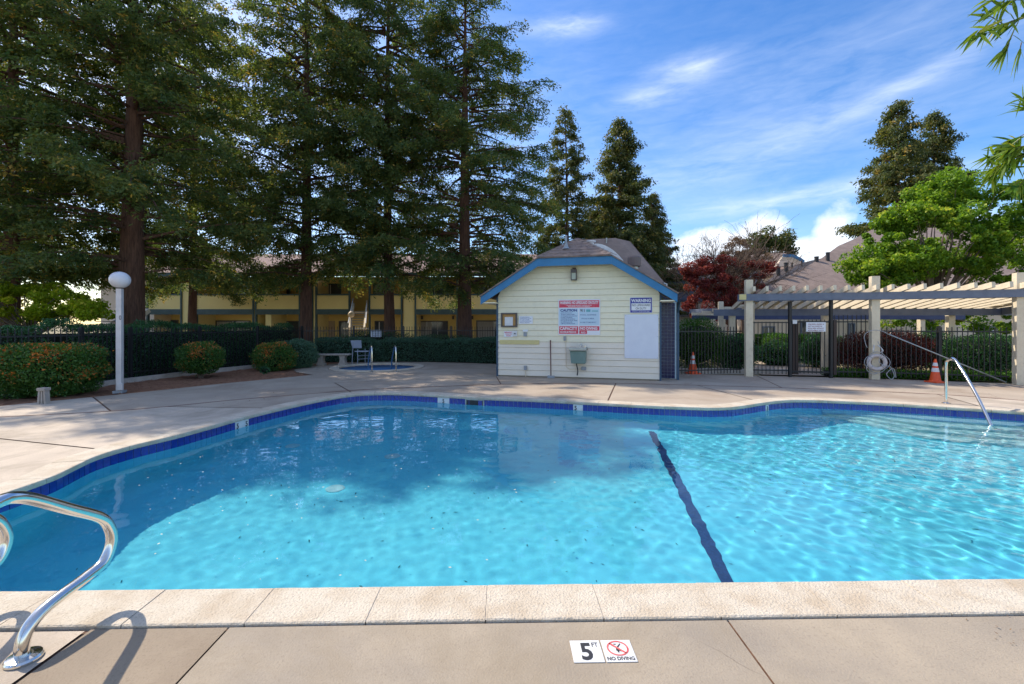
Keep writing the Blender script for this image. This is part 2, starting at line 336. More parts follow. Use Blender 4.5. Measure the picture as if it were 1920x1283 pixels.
def resample(P, step):
    P = [Vector((p.x, p.y, 0)) for p in P]; n = len(P); cum = [0]
    for i in range(n): cum.append(cum[-1]+(P[(i+1) % n]-P[i]).length)
    T = cum[-1]; k = max(3, round(T/step)); out = []; j = 0
    for i in range(k):
        d = T*i/k
        while cum[j+1] < d: j += 1
        t = (d-cum[j])/max(1e-9, cum[j+1]-cum[j]); out.append(P[j].lerp(P[(j+1) % n], t))
    return out
OUT = resample(pl, .11); NO = len(OUT)
area = sum(OUT[i].x*OUT[(i+1) % NO].y-OUT[(i+1) % NO].x*OUT[i].y for i in range(NO))
if area < 0: OUT.reverse()
NRM = []
for i in range(NO):
    d = (OUT[(i+2) % NO]-OUT[(i-2) % NO]).normalized(); NRM.append(Vector((d.y, -d.x, 0)))     # outward
def off(dist): return [OUT[i]+NRM[i]*dist for i in range(NO)]
def inside(poly, x, y):
    c = False; n = len(poly); j = n-1
    for i in range(n):
        xi, yi, xj, yj = poly[i][0], poly[i][1], poly[j][0], poly[j][1]
        if (yi > y) != (yj > y) and x < (xj-xi)*(y-yi)/(yj-yi)+xi: c = not c
        j = i
    return c
def np_inside(poly, X, Y):
    c = np.zeros(X.shape, bool); n = len(poly); j = n-1
    for i in range(n):
        xi, yi, xj, yj = poly[i][0], poly[i][1], poly[j][0], poly[j][1]
        if yi != yj: c ^= ((yi > Y) != (yj > Y)) & (X < (xj-xi)*(Y-yi)/(yj-yi)+xi)
        j = i
    return c
WATER = -.17
SPA = Vector((-5.15, 17.45, 0)); SPAR = 1.42
spa_ring = lambda r, n=48: [Vector((SPA.x+r*math.cos(2*math.pi*k/n), SPA.y+r*math.sin(2*math.pi*k/n), 0)) for k in range(n)]

# ------------------------------------------------------------------ ground sheet with holes for the pool and spa
def region(loops, lines=()):
    vs, es = [], []
    for lp in loops:
        n = len(vs); vs += [Vector((p[0], p[1])) for p in lp]; es += [(n+i, n+(i+1) % len(lp)) for i in range(len(lp))]
    for ln in lines:
        n = len(vs); vs += [Vector((p[0], p[1])) for p in ln]; es += [(n+i, n+i+1) for i in range(len(ln)-1)]
    r = delaunay_2d_cdt(vs, es, [], 0, 1e-5)
    return r[0], r[1], r[2], r[3]
big = [(-900, -60), (900, -60), (900, 2500), (-900, 2500)]
V2, E2, F2, _ = region([big, off(.36)[::3], spa_ring(SPAR+.3)])
mb = MB(); p_out = off(.36)[::3]; sr = spa_ring(SPAR+.3)
fs = []
for f in F2:
    cx = sum(V2[i].x for i in f)/3; cyy = sum(V2[i].y for i in f)/3
    if not inside(p_out, cx, cyy) and not inside(sr, cx, cyy): fs.append(f)
mb.v = [(v.x, v.y, -.05) for v in V2]; mb.f = [tuple(f) for f in fs]
B('ground', mb, M['soil'], kind='structure')

# ------------------------------------------------------------------ deck slabs cut by the joints
DECK = [(-22, -5), (16.5, -5), (16.5, 11.5), (13.95, 12.55), (10.9, 13.85), (7.6, 14.65), (5.0, 15.4), (2, 16.3), (-.2, 16.6), (-.7, 18.9), (-2, 19.4), (-4, 19.95), (-5.6, 20.0), (-6.9, 19.6), (-7.5, 18.7), (-8.0, 17.6), (-7.95, 16.5), (-7.4, 15.6), (-6.5, 14.8),
        (-7.2, 13.8), (-7.87, 12.9), (-8.5, 11.9), (-9.25, 10.66), (-10.3, 9.2), (-12, 7.7), (-22, 4.5)]
c_out = off(.345)[::2]
JL = [[(-2.28, -5), (-2.28, 2.9)], [(-1.54, -5), (-1.54, 2.9)], [(1.2, -5), (1.2, 2.9)], [(4.3, -5), (4.3, 2.9)], [(7.3, -5), (7.3, 2.9)], [(-22, 2.45), (-4.6, 2.45)], [(-5.6, -5), (-5.6, 2.45)],
      [(-13, 8.15), (-4.9, 5.85)], [(-9.6, 10.4), (-7.6, 8.62)],
      [(-10.8, 7.6), (-9.1, 8.09), (-7.6, 8.62), (-6.9, 9.1), (-6.05, 9.9), (-4.76, 10.8), (-3.5, 11.55), (-.3, 12.45), (2.9, 12.7), (5, 12.25), (7, 11.8), (10, 10.7), (12.3, 8.8), (16.5, 7.2)],
      [(-6.9, 9.1), (-4.3, 8.9)], [(-5.95, 14.35), (-4.0, 11.2), (-3.5, 10.3)], [(-7.4, 12.6), (-6.2, 11.9), (-5.0, 12.8), (-.4, 14.4)], [(2.9, 12.7), (1.98, 9.5)], [(-.3, 12.45), (-.5, 14.4)],
      [(11.2, 10.0), (12.2, 12.95)], [(7.0, 11.8), (7.9, 14.8)], [(5.0, 12.25), (5.3, 9.4)], [(10.0, 10.7), (9.2, 8.6)], [(-3.4, 15.5), (-2.2, 13.8)]]
V2, E2, F2, vo = region([DECK, c_out, spa_ring(SPAR+.33)], JL)
eset = {}
orig = {}
_r = delaunay_2d_cdt  # constrained edges are the output edges that came from input edges
def cons_edges():
    vs, es = [], []
    loops = [DECK, c_out, spa_ring(SPAR+.33)]
    for lp in loops:
        n = len(vs); vs += [Vector((p[0], p[1])) for p in lp]; es += [(n+i, n+(i+1) % len(lp)) for i in range(len(lp))]
    for ln in JL:
        n = len(vs); vs += [Vector((p[0], p[1])) for p in ln]; es += [(n+i, n+i+1) for i in range(len(ln)-1)]
    r = delaunay_2d_cdt(vs, es, [], 0, 1e-5)
    ce = {tuple(sorted(e)) for e, o in zip(r[1], r[4]) if o}
    return r[0], r[2], ce
V2, F2, CE = cons_edges()
spl = spa_ring(SPAR+.33); good = []
for f in F2:
    cx = sum(V2[i].x for i in f)/3; cyy = sum(V2[i].y for i in f)/3
    if inside(DECK, cx, cyy) and not inside(c_out, cx, cyy) and not inside(spl, cx, cyy): good.append(tuple(f))
emap = {}
for i, f in enumerate(good):
    for a, b in ((f[0], f[1]), (f[1], f[2]), (f[2], f[0])): emap.setdefault(tuple(sorted((a, b))), []).append(i)
lab = [-1]*len(good); nl = 0
for i in range(len(good)):
    if lab[i] >= 0: continue
    st = [i]; lab[i] = nl
    while st:
        k = st.pop(); f = good[k]
        for a, b in ((f[0], f[1]), (f[1], f[2]), (f[2], f[0])):
            e = tuple(sorted((a, b)))
            if e in CE: continue
            for j in emap[e]:
                if lab[j] < 0: lab[j] = nl; st.append(j)
    nl += 1
mb = MB(); mb.v = [(v.x, v.y, -.012) for v in V2]; mb.f = good
deck = B('pool_deck', mb, M['joint'], kind='structure')
for k in range(nl):
    fs = [good[i] for i in range(len(good)) if lab[i] == k]
    ids = sorted({i for f in fs for i in f}); mp = {a: b for b, a in enumerate(ids)}
    bm = bmesh.new(); vv = [bm.verts.new((V2[i].x, V2[i].y, 0)) for i in ids]
    for f in fs: bm.faces.new([vv[mp[i]] for i in f])
    bm.normal_update()
    cxm = sum(v.co.x for v in bm.verts)/len(bm.verts); cym = sum(v.co.y for v in bm.verts)/len(bm.verts)
    wid = .005 if cym < 3.0 else .016
    try: bmesh.ops.inset_region(bm, faces=bm.faces[:], thickness=wid, use_even_offset=True, use_boundary=True)
    except Exception: pass
    # drop the outer rim made by the inset: the joint
    rim = [f for f in bm.faces if any(e.is_boundary for e in f.edges)]
    bnd = [v for v in bm.verts if v.is_boundary]
    bmesh.ops.delete(bm, geom=[f for f in bm.faces if any(v.is_boundary for v in f.verts) and max(e.calc_length() for e in f.edges) >= 0 and any(e.is_boundary for e in f.edges)], context='FACES')
    bmesh.ops.recalc_face_normals(bm, faces=bm.faces)
    me = bpy.data.meshes.new('slab'); bm.to_mesh(me); bm.free()
    mm = M['deck']
    if -2.3 < cxm < -1.5 and cym < 2.6: mm = M['deck2']
    elif cxm < -2.2 and cym < 2.6: mm = M['deck3']
    elif cym > 9: mm = M['deck_far']
    elif cym > 2.7: mm = M['deck3']
    obj('slab', me, mm, deck)

mb = MB(); ej = crv([(x, y, .0025) for x, y in JL[9]], 8)
for i in range(len(ej)-1):
    d = (ej[i+1]-ej[i]).normalized(); n_ = Vector((-d.y, d.x, 0))*.028
    mb.add([ej[i]-n_, ej[i+1]-n_, ej[i+1]+n_, ej[i]+n_], [(0, 1, 2, 3)])
B('expansion_joint', mb, mat('red brown sealant', (.20, .075, .05), .8, (.13, .06, .045), 12), deck)
# ------------------------------------------------------------------ pool: coping, tiles, walls, floor, steps
pool = thing('pool', 'large blue freeform swimming pool with dark line across its floor', 'pool', (2, 6, -1))
del pool['category'], pool['label']; pool['kind'] = 'structure'
def ring_mesh(ds, zs, mb=None, z_fn=None):
    mb = mb or MB(); base = len(mb.v)
    for d, z in zip(ds, zs):
        for p in off(d): mb.v.append((p.x, p.y, z if not callable(z) else z(p.x, p.y)))
    for r in range(len(ds)-1):
        for i in range(NO):
            a, b = base+r*NO+i, base+r*NO+(i+1) % NO; mb.f.append((a, b, b+NO, a+NO))
    return mb
def floorz(x, y):
    t = max(0, min(1, (2.3-x)/5.5)); t = t*t*(3-2*t)
    return -1.24-.28*t
B('coping_bed', ring_mesh([-.0, .35, .35], [-.046, -.046, -.30]), M['coping_face'], pool)
# stones
per = 0; s_idx = [0]
for i in range(NO): per += (OUT[(i+1) % NO]-OUT[i]).length
stepn = 6; i = 0; stone_n = 0
while i < NO:
    j = min(i+stepn, NO)
    if NO-j < 3: j = NO
    pts_i = []; gap = .006
    mb = MB(); ks = list(range(i, j+1)); zt = .014+R.uniform(-.0015, .0015)
    prof = [(.0, -.045), (-.004, -.03), (-.006, -.012), (.0, zt-.004), (.012, zt), (.33, zt), (.338, zt-.006), (.338, -.045)]
    for q, k in enumerate(ks):
        p = OUT[k % NO]; n = NRM[k % NO]; t = Vector((-n.y, n.x, 0))
        sh = gap/2*(1 if q == 0 else -1 if q == len(ks)-1 else 0)
        for (d, z) in prof:
            dd = d+R.uniform(-.0015, .0015); mb.v.append(tuple(p+n*dd+t*sh+Vector((0, 0, z+R.uniform(-.001, .001)))))
    m_ = len(prof)
    for q in range(len(ks)-1):
        for a in range(m_-1): mb.f.append((q*m_+a, q*m_+a+1, (q+1)*m_+a+1, (q+1)*m_+a))
    mb.f.append(tuple(range(m_))); mb.f.append(tuple((len(ks)-1)*m_+a for a in range(m_))[::-1])
    B('coping_stone', mb, M['coping'], pool)
    i = j; stone_n += 1
B('joint_mortar', ring_mesh([.004, .334], [.0105, .0105]), M['coping_face'], pool)
# band behind the tiles, wall, cove and floor
zs = [lambda x, y: -.045, lambda x, y: -.215, lambda x, y: floorz(x, y)+.30, lambda x, y: floorz(x, y)+.12, lambda x, y: floorz(x, y)+.03, lambda x, y: floorz(x, y)]
B('tile_bed', ring_mesh([.028, .028], [-.045, -.215]), M['grout'], pool)
wm = ring_mesh([.024, .024, .01, -.07, -.19, -.34], [-.205]+[zs[k] for k in (1, 2, 3, 4, 5)])
inner = off(-.34)
B('wall', wm, M['plaster'], pool, smooth=True)
V3, E3, F3, _ = region([inner[::1]])
mb = MB(); mb.v = [(v.x, v.y, floorz(v.x, v.y)) for v in V3]
# finer grid so that the slope is smooth
gx = np.arange(-5, 11.3, .4); gy = np.arange(2.9, 10.7, .4)
vs = [Vector((p.x, p.y)) for p in inner]; es = [(i, (i+1) % NO) for i in range(NO)]
for x in gx:
    for y in gy:
        if inside(inner, x, y): vs.append(Vector((x, y)))
r = delaunay_2d_cdt(vs, es, [], 0, 1e-5)
mb = MB(); mb.v = [(v.x, v.y, floorz(v.x, v.y)) for v in r[0]]
mb.f = [tuple(f) for f in r[2] if inside(inner, sum(r[0][i].x for i in f)/3, sum(r[0][i].y for i in f)/3)]
B('floor', mb, M['plaster'], pool, smooth=True)
# dark line on the floor, running up the far wall a little
def linept(t): return Vector((1.77+(2.70-1.77)*t, 3.1+(8.85-3.1)*t, 0))
mb = MB(); n = 40
for k in range(n+1):
    p = linept(k/n); z = floorz(p.x, p.y)+.006
    mb.v += [(p.x-.062, p.y, z), (p.x+.062, p.y, z)]
for k in range(n): mb.f.append((2*k, 2*k+1, 2*k+3, 2*k+2))
B('floor_line', mb, M['black_tile'], pool, label='dark blue tile line across the pool floor')
# drain covers on the floor
for (x, y, r_) in ((-2.0, 7.6, .10), (-2.45, 6.3, .10), (-3.9, 8.1, .10)):
    z = floorz(x, y)+.012; B('drain_cover', MB().lathe([(r_*1.25, -.01), (r_*1.25, .004), (r_, .012), (r_*.5, .014)], (x, y, z), 22), M['step'], pool)
# steps along the far right wall
def ixnear(x, y): return min(range(NO), key=lambda i: (OUT[i].x-x)**2+(OUT[i].y-y)**2)
ia, ib = ixnear(10.9, 7.0), ixnear(6.7, 9.75)
rng = list(range(ia, ib+1)) if ia < ib else list(range(ia, ib+1+NO))
L_ = len(rng)
for k, (w, z) in enumerate(((.42, -.34), (.78, -.58), (1.14, -.82), (1.5, -1.04))):
    mb = MB(); n = 0
    for q, i in enumerate(rng):
        t = (L_-1-q)/(L_-1)*(1+.0*k); e = min(1, max(0, (t*L_*.11-.15*(3-k))/1.5)); e = e*e*(3-2*e)
        p = OUT[i % NO]; nn = NRM[i % NO]; ww = max(.03, w*e)
        a = p-nn*ww
        for (pt, zz) in ((p+nn*.03, z), (a+nn*.02, z), (a, z-.02), (a, -1.5)): mb.v.append((pt.x, pt.y, zz))
    for q in range(L_-1):
        for a in range(3): mb.f.append((q*4+a, q*4+a+1, (q+1)*4+a+1, (q+1)*4+a))
    B('step', mb, M['step'], pool)
# waterline tiles (seen sides only) with depth marker tiles and the skimmer
tile_me = fixn(MB().box(-.0475, .0475, -.005, .004, -.073, .073).mesh('tile'), .0015)
MARK = [(G(497, 797, -.12), 2), (G(832, 751, -.12), 2), (G(1088, 764, -.12), 1), (G(1443, 766, -.12), 1)]
def txt_mesh(s, bold=0, name='lettering', align='CENTER'):
    cu = bpy.data.curves.new(name, 'FONT'); cu.body = s; cu.offset = bold; cu.align_x = align; cu.resolution_u = 3; cu.space_line = .95
    o = bpy.data.objects.new(name, cu); col.objects.link(o); bpy.context.view_layer.update()
    me = bpy.data.meshes.new_from_object(o); bpy.data.objects.remove(o); bpy.data.curves.remove(cu)
    v = np.array([x.co[:] for x in me.vertices]); lo, hi = v.min(0), v.max(0); s_ = np.where(hi-lo > 1e-6, hi-lo, 1)
    v = (v-lo)/s_; v[:, 2] = 0
    me.vertices.foreach_set('co', v.ravel()); me.update(); return me
def frame(o, ex, up): 
    ex = Vector(ex).normalized(); up = Vector(up).normalized(); n = ex.cross(up)
    return Matrix(((ex.x, up.x, n.x, o[0]), (ex.y, up.y, n.y, o[1]), (ex.z, up.z, n.z, o[2]), (0, 0, 0, 1)))
def text(s, Fm, x, y, w, h, m, parent, lift=.002, bold=0, align='CENTER'):   # x,y: lower left in the frame's plane
    me = txt_mesh(s, bold, 'lettering', align)
    T = Fm @ Matrix.Translation((x, y, lift)) @ Matrix.Diagonal((w, h, 1, 1))
    me.transform(T); return obj('lettering', me, m, parent)
def plate(name, Fm, x0, x1, y0, y1, th, m, parent, lift=0, bev=0, label=None):
    mb = MB(); mb.box(x0, x1, y0, y1, lift, lift+th, Fm); return B(name, mb, m, parent, bev=bev, label=label)
MARK = [(min(OUT, key=lambda o_: (o_.x-g.x)**2+(o_.y-g.y)**2), c) for g, c in MARK]
TB = resample([OUT[i]+NRM[i]*.022 for i in range(NO)], .102)
nt_ = len(TB); marks_done = 0
skp = G(898, 752, -.12)
for i in range(nt_):
    p = (TB[i]+TB[(i+1) % nt_])/2; d = (TB[(i+1) % nt_]-TB[i]).normalized()
    if p.y < 3.25 or (p.x > 10.8): continue
    n = Vector((d.y, -d.x, 0))
    if (p-Vector((skp.x, skp.y, 0))).length < .26: continue
    T = frame((p.x, p.y, -.125), (-d.x, -d.y, 0), (0, 0, 1))   # x along, y up, z inward
    R4 = Matrix.Translation((p.x, p.y, -.125)) @ Matrix.Rotation(math.atan2(d.y, d.x), 4, 'Z')
    mk = None
    for (g, c) in MARK:
        if (p-Vector((g.x, g.y, 0))).length < (.16 if c == 2 else .075): mk = c
    if mk:
        o = obj('depth_marker', fixn(MB().box(-.0505, .0505, -.006, .004, -.073, .073).mesh('depth_marker')), M['white_tile'], pool, R4)
        marks_done += 1
        Fm = frame((p.x, p.y, -.125), (-d.x, -d.y, 0), (0, 0, 1))
        if Fm.to_3x3().col[2].dot(Vector((0, -1, 0))) < 0: pass
        if marks_done % 2 == 0: continue
        me = txt_mesh('5' if p.x < 2 else '3', .03); me.transform(Fm @ Matrix.Translation((-.025, -.045, .0075)) @ Matrix.Diagonal((.05, .09, 1, 1)))
        obj('lettering', me, M['ink'], pool)
    else:
        o = obj('waterline_tile', tile_me, M['tile'], pool, R4 @ Matrix.Rotation(R.uniform(-.01, .01), 4, 'Z'))
# skimmer
i = ixnear(skp.x, skp.y); d = (OUT[(i+1) % NO]-OUT[i-1]).normalized(); sk = thing('skimmer', 'dark skimmer opening in the far pool tile band', 'skimmer', OUT[i]+Vector((0, 0, -.15)))
Fm = frame(OUT[i]+NRM[i]*.02+Vector((0, 0, -.13)), (-d.x, -d.y, 0), (0, 0, 1))
plate('throat', Fm, -.20, .20, -.075, .065, .004, M['skim'], sk, -.004); 
for (a, b, c_, e) in ((-.23, -.20, -.085, .08), (.20, .23, -.085, .08), (-.23, .23, .065, .082)): plate('frame', Fm, a, b, c_, e, .012, M['steel_dull'], sk, -.004)

# water surface with small ripples
def ripple(X, Y):
    z = np.zeros_like(X); rg = np.random.default_rng(3)
    amp = .00042+.00125*np.clip((X-.5)/4.0, 0, 1)
    for k in range(26):
        lam = rg.uniform(.16, .75); a = rg.uniform(0, 2*math.pi); ph = rg.uniform(0, 6.28)
        kx, ky = math.cos(a)*6.283/lam, math.sin(a)*6.283/lam
        wob = .8*np.sin(X*rg.uniform(.8, 2.2)+Y*rg.uniform(.8, 2.2)+rg.uniform(0, 6))
        z += lam**1.0*1.6*np.sin(kx*X+ky*Y+ph+wob)*(.6+.4*np.sin(X*rg.uniform(.4, 1.4)+Y*rg.uniform(.4, 1.4)+ph))
    for k in range(22):
        lam = rg.uniform(.12, .26); a = rg.normal(.9, .7); ph = rg.uniform(0, 6.28); kx, ky = math.cos(a)*6.283/lam, math.sin(a)*6.283/lam
        z += .55*lam*np.sin(kx*X+ky*Y+ph+1.2*np.sin(X*rg.uniform(1, 3)+Y*rg.uniform(1, 3)+ph))*np.clip((X-0)/4.0, .25, 1)
    z = z*amp*.55; fine = np.zeros_like(X)
    for k in range(44):
        lam = rg.uniform(.09, .24); a = rg.uniform(0, 6.28); ph = rg.uniform(0, 6.28); kx, ky = math.cos(a)*6.283/lam, math.sin(a)*6.283/lam
        fine += lam**2*np.sin(kx*X+ky*Y+ph+1.0*np.sin(X*rg.uniform(.5, 3)+Y*rg.uniform(.5, 3)+ph))
    return z+fine*.0039*(.28+.72*np.clip((X-.2)/3.5, 0, 1))
def build_water():
    st = .022; xs = np.arange(-5.5, 11.7, st); ys = np.arange(2.6, 11.1, st)
    X, Y = np.meshgrid(xs, ys, indexing='ij'); Z = WATER+ripple(X, Y)
    ins = np_inside([(p.x, p.y) for p in off(.05)[::2]], X, Y)
    nx, ny = X.shape; idx = np.arange(nx*ny).reshape(nx, ny)
    a, b, c, d = idx[:-1, :-1], idx[1:, :-1], idx[1:, 1:], idx[:-1, 1:]
    keep = ins[:-1, :-1] & ins[1:, :-1] & ins[1:, 1:] & ins[:-1, 1:]
    q = np.stack([a, b, c, d], -1)[keep]
    used = np.unique(q); rm = -np.ones(nx*ny, int); rm[used] = np.arange(len(used)); q = rm[q]
    co = np.stack([X.ravel(), Y.ravel(), Z.ravel()], -1)[used]
    return raw_mesh('water_surface', co, q)
def raw_mesh(name, co, faces, tint=None, smooth=False):
    co = np.asarray(co, np.float32); faces = np.asarray(faces, np.int32); k = faces.shape[1]
    me = bpy.data.meshes.new(name); me.vertices.add(len(co)); me.vertices.foreach_set('co', co.ravel())
    me.loops.add(faces.size); me.loops.foreach_set('vertex_index', faces.ravel())
    me.polygons.add(len(faces)); me.polygons.foreach_set('loop_start', np.arange(len(faces), dtype=np.int32)*k)
    me.polygons.foreach_set('loop_total', np.full(len(faces), k, np.int32))
    if smooth: me.polygons.foreach_set('use_smooth', np.ones(len(faces), bool))
    me.update(calc_edges=True)
    if tint is not None:
        at = me.attributes.new('tint', 'FLOAT', 'POINT'); at.data.foreach_set('value', np.asarray(tint, np.float32))
    return me
def watermat():
    m = bpy.data.materials.new('clear pool water'); m.use_nodes = True; nt = m.node_tree; nt.nodes.clear(); N = nt.nodes.new; Lk = nt.links.new
    o = N('ShaderNodeOutputMaterial'); g = N('ShaderNodeBsdfGlass'); g.inputs['Roughness'].default_value = 0; g.inputs['IOR'].default_value = 1.33
    g.inputs['Color'].default_value = (.93, .985, 1, 1); Lk(g.outputs[0], o.inputs[0]); return m
wme = build_water(); wo = obj('water', wme, watermat(), None, smooth=True, kind='structure')
wo.cycles.is_caustics_caster = True
for o in col.objects:
    if o.parent is pool: o.cycles.is_caustics_receiver = True
# ------------------------------------------------------------------ spa behind the bench
spa = thing('spa', 'small round spa pool with dark blue tile ring beside the bench', 'spa', SPA)
SR = SPAR
nst = 22
for k in range(nst):
    a0, a1 = 2*math.pi*k/nst+.003, 2*math.pi*(k+1)/nst-.003; mb = MB(); prof = [(SR, -.04), (SR-.005, -.01), (SR, .02), (SR+.02, .03), (SR+.31, .03), (SR+.33, .02), (SR+.33, -.04)]
    for q in range(5):
        a = a0+(a1-a0)*q/4
        for (r_, z) in prof: mb.v.append((SPA.x+r_*math.cos(a), SPA.y+r_*math.sin(a), z))
    m_ = len(prof)
    for q in range(4):
        for a in range(m_-1): mb.f.append((q*m_+a, (q+1)*m_+a, (q+1)*m_+a+1, q*m_+a+1))
    mb.f.append(tuple(range(m_))); mb.f.append(tuple(4*m_+a for a in range(m_)))
    B('coping_stone', mb, M['coping'], spa)
B('wall', MB().lathe([(SR+.02, -.05), (SR+.02, -.20), (SR+.02, -.8), (SR-.3, -.95), (.01, -.95)], SPA, 48), M['spa_plaster'], spa, smooth=True)
for k in range(48):
    a = 2*math.pi*k/48
    obj('waterline_tile', tile_me, M['tile'], spa, Matrix.Translation((SPA.x+(SR+.012)*math.cos(a), SPA.y+(SR+.012)*math.sin(a), -.112)) @ Matrix.Rotation(a+math.pi/2, 4, 'Z') @ Matrix.Diagonal((1.85, 1, 1, 1)))
mb = MB(); mb.v = [(p.x, p.y, -.16) for p in spa_ring(SR+.015)]; mb.f = [tuple(range(48))]
B('water', mb, bpy.data.materials['clear pool water'], spa)
for o in spa.children: o.cycles.is_caustics_receiver = True

# ------------------------------------------------------------------ mulch bed and kerb on the left
BED = [(-22, 4.45), (-12, 7.65), (-10.3, 9.15), (-9.25, 10.6), (-8.5, 11.85), (-7.9, 12.85), (-7.2, 13.75), (-6.5, 14.75), (-7.4, 15.6), (-7.95, 16.5), (-8.0, 17.6), (-7.5, 18.7), (-6.9, 19.6), (-7.2, 20.6), (-9, 20.0), (-9.6, 17.4), (-10.4, 15.3), (-10.9, 13.1), (-11.1, 11.8), (-11.7, 10.3), (-13.0, 8.9), (-22, 7)]
def bed_mesh(poly, step, z0, amp, seed):
    xs = [p[0] for p in poly]; ys = [p[1] for p in poly]
    vs = [Vector(p) for p in poly]; n = len(vs); es = [(i, (i+1) % n) for i in range(n)]; rr = random.Random(seed)
    x = min(xs)
    while x < max(xs):
        y = min(ys)
        while y < max(ys):
            if inside(poly, x, y): vs.append(Vector((x+rr.uniform(-.3, .3)*step, y+rr.uniform(-.3, .3)*step)))
            y += step
        x += step
    r = delaunay_2d_cdt(vs, es, [], 0, 1e-5); mb = MB()
    mb.v = [(v.x, v.y, z0+rr.uniform(0, amp)) for v in r[0]]
    mb.f = [tuple(f) for f in r[2] if inside(poly, sum(r[0][i].x for i in f)/3, sum(r[0][i].y for i in f)/3)]
    return mb
B('mulch_bed', bed_mesh(BED, .16, -.035, .05, 3), M['mulch'], smooth=True, kind='structure')
def scatter_chips(name, poly, n, size, m, z, seed, flat=True, kind='stuff', tint=None):
    rg = np.random.default_rng(seed); P = np.array(poly); lo, hi = P.min(0), P.max(0)
    X = rg.uniform(lo[0], hi[0], n*4); Y = rg.uniform(lo[1], hi[1], n*4); k = np_inside(poly, X, Y); X, Y = X[k][:n], Y[k][:n]; n = len(X)
    a = rg.uniform(0, 6.28, n); L = rg.uniform(.5, 1.3, n)*size; W = L*rg.uniform(.25, .5, n); tz = rg.uniform(-.3, .3, n)*L*.5
    A = np.stack([np.cos(a), np.sin(a), np.zeros(n)], -1); S = np.stack([-np.sin(a), np.cos(a), np.zeros(n)], -1)
    C = np.stack([X, Y, z+rg.uniform(.002, .012, n)+np.abs(tz)], -1); T = np.zeros((n, 3)); T[:, 2] = tz
    v = np.stack([C-A*L[:, None]/2-T, C+S*W[:, None]/2, C+A*L[:, None]/2+T, C-S*W[:, None]/2], 1).reshape(-1, 3)
    me = raw_mesh(name, v, np.arange(4*n).reshape(-1, 4)); return obj(name, me, m, None, kind=kind)
near_bed = [(-13, 8.2), (-12, 7.7), (-10.3, 9.2), (-9.25, 10.66), (-8.5, 11.9), (-7.87, 12.9), (-6.5, 14.8), (-7.4, 15.6), (-8, 17.6), (-9.4, 17.4), (-10.2, 15.3), (-10.8, 13.1), (-11.0, 11.8), (-11.6, 10.2)]
scatter_chips('bark_chips', near_bed, 5000, .06, M['mulch'], .0, 5)
scatter_chips('dry_leaves', [(-6.0, 9.0), (-1.0, 11), (-.6, 14.3), (-6.3, 15)], 46, .045, M['litter'], .004, 6)
scatter_chips('leaf_litter', [(2.5, 2.33), (7, 2.45), (7, 2.62), (2.5, 2.56)], 260, .02, M['litter'], .0, 9)
scatter_chips('deck_debris', [(-6, .5), (6, .5), (6, 2.5), (-6, 2.4)], 26, .011, M['litter'], .0, 12)
# debris lying on the pool floor
rg = np.random.default_rng(8); n = 260; X = rg.uniform(-4.3, 7, n); Y = rg.uniform(3.4, 8.5, n); a = rg.uniform(0, 6.28, n); L = rg.uniform(.008, .035, n); W = L*.2
C = np.stack([X, Y, np.array([floorz(x, y)+.012 for x, y in zip(X, Y)])], -1); A = np.stack([np.cos(a), np.sin(a), 0*a], -1); S = np.stack([-np.sin(a), np.cos(a), 0*a], -1)
v = np.stack([C-A*L[:, None], C+S*W[:, None], C+A*L[:, None], C-S*W[:, None]], 1).reshape(-1, 3)
obj('pool_floor_debris', raw_mesh('pool_floor_debris', v, np.arange(4*n).reshape(-1, 4)), mat('dark debris', (.03, .12, .12), .9), kind='stuff')
n = 150; X = rg.uniform(-4.4, .5, n); Y = rg.uniform(3.2, 8.6, n); a = rg.uniform(0, 6.28, n); L = rg.uniform(.004, .018, n); W = L*.5
C = np.stack([X, Y, np.full(n, WATER+.004)], -1); A = np.stack([np.cos(a), np.sin(a), 0*a], -1); S = np.stack([-np.sin(a), np.cos(a), 0*a], -1)
v = np.stack([C-A*L[:, None], C+S*W[:, None], C+A*L[:, None], C-S*W[:, None]], 1).reshape(-1, 3)
obj('floating_specks', raw_mesh('floating_specks', v, np.arange(4*n).reshape(-1, 4)), mat('pale speck', (.6, .58, .45), .7), kind='stuff')

KL = [(-22, 6.9), (-13.0, 8.85), (-11.62, 10.27), (-11.05, 11.73), (-10.85, 13.03), (-10.4, 15.3), (-9.6, 17.3), (-9.0, 19.9)]
k_ = thing('kerb', 'low concrete kerb under the left black fence', 'kerb', (-11, 12, 0))
for i in range(len(KL)-1):
    B('segment', MB().beam((*KL[i], .04), (*KL[i+1], .04), .14, .16), M['kerb'], k_)

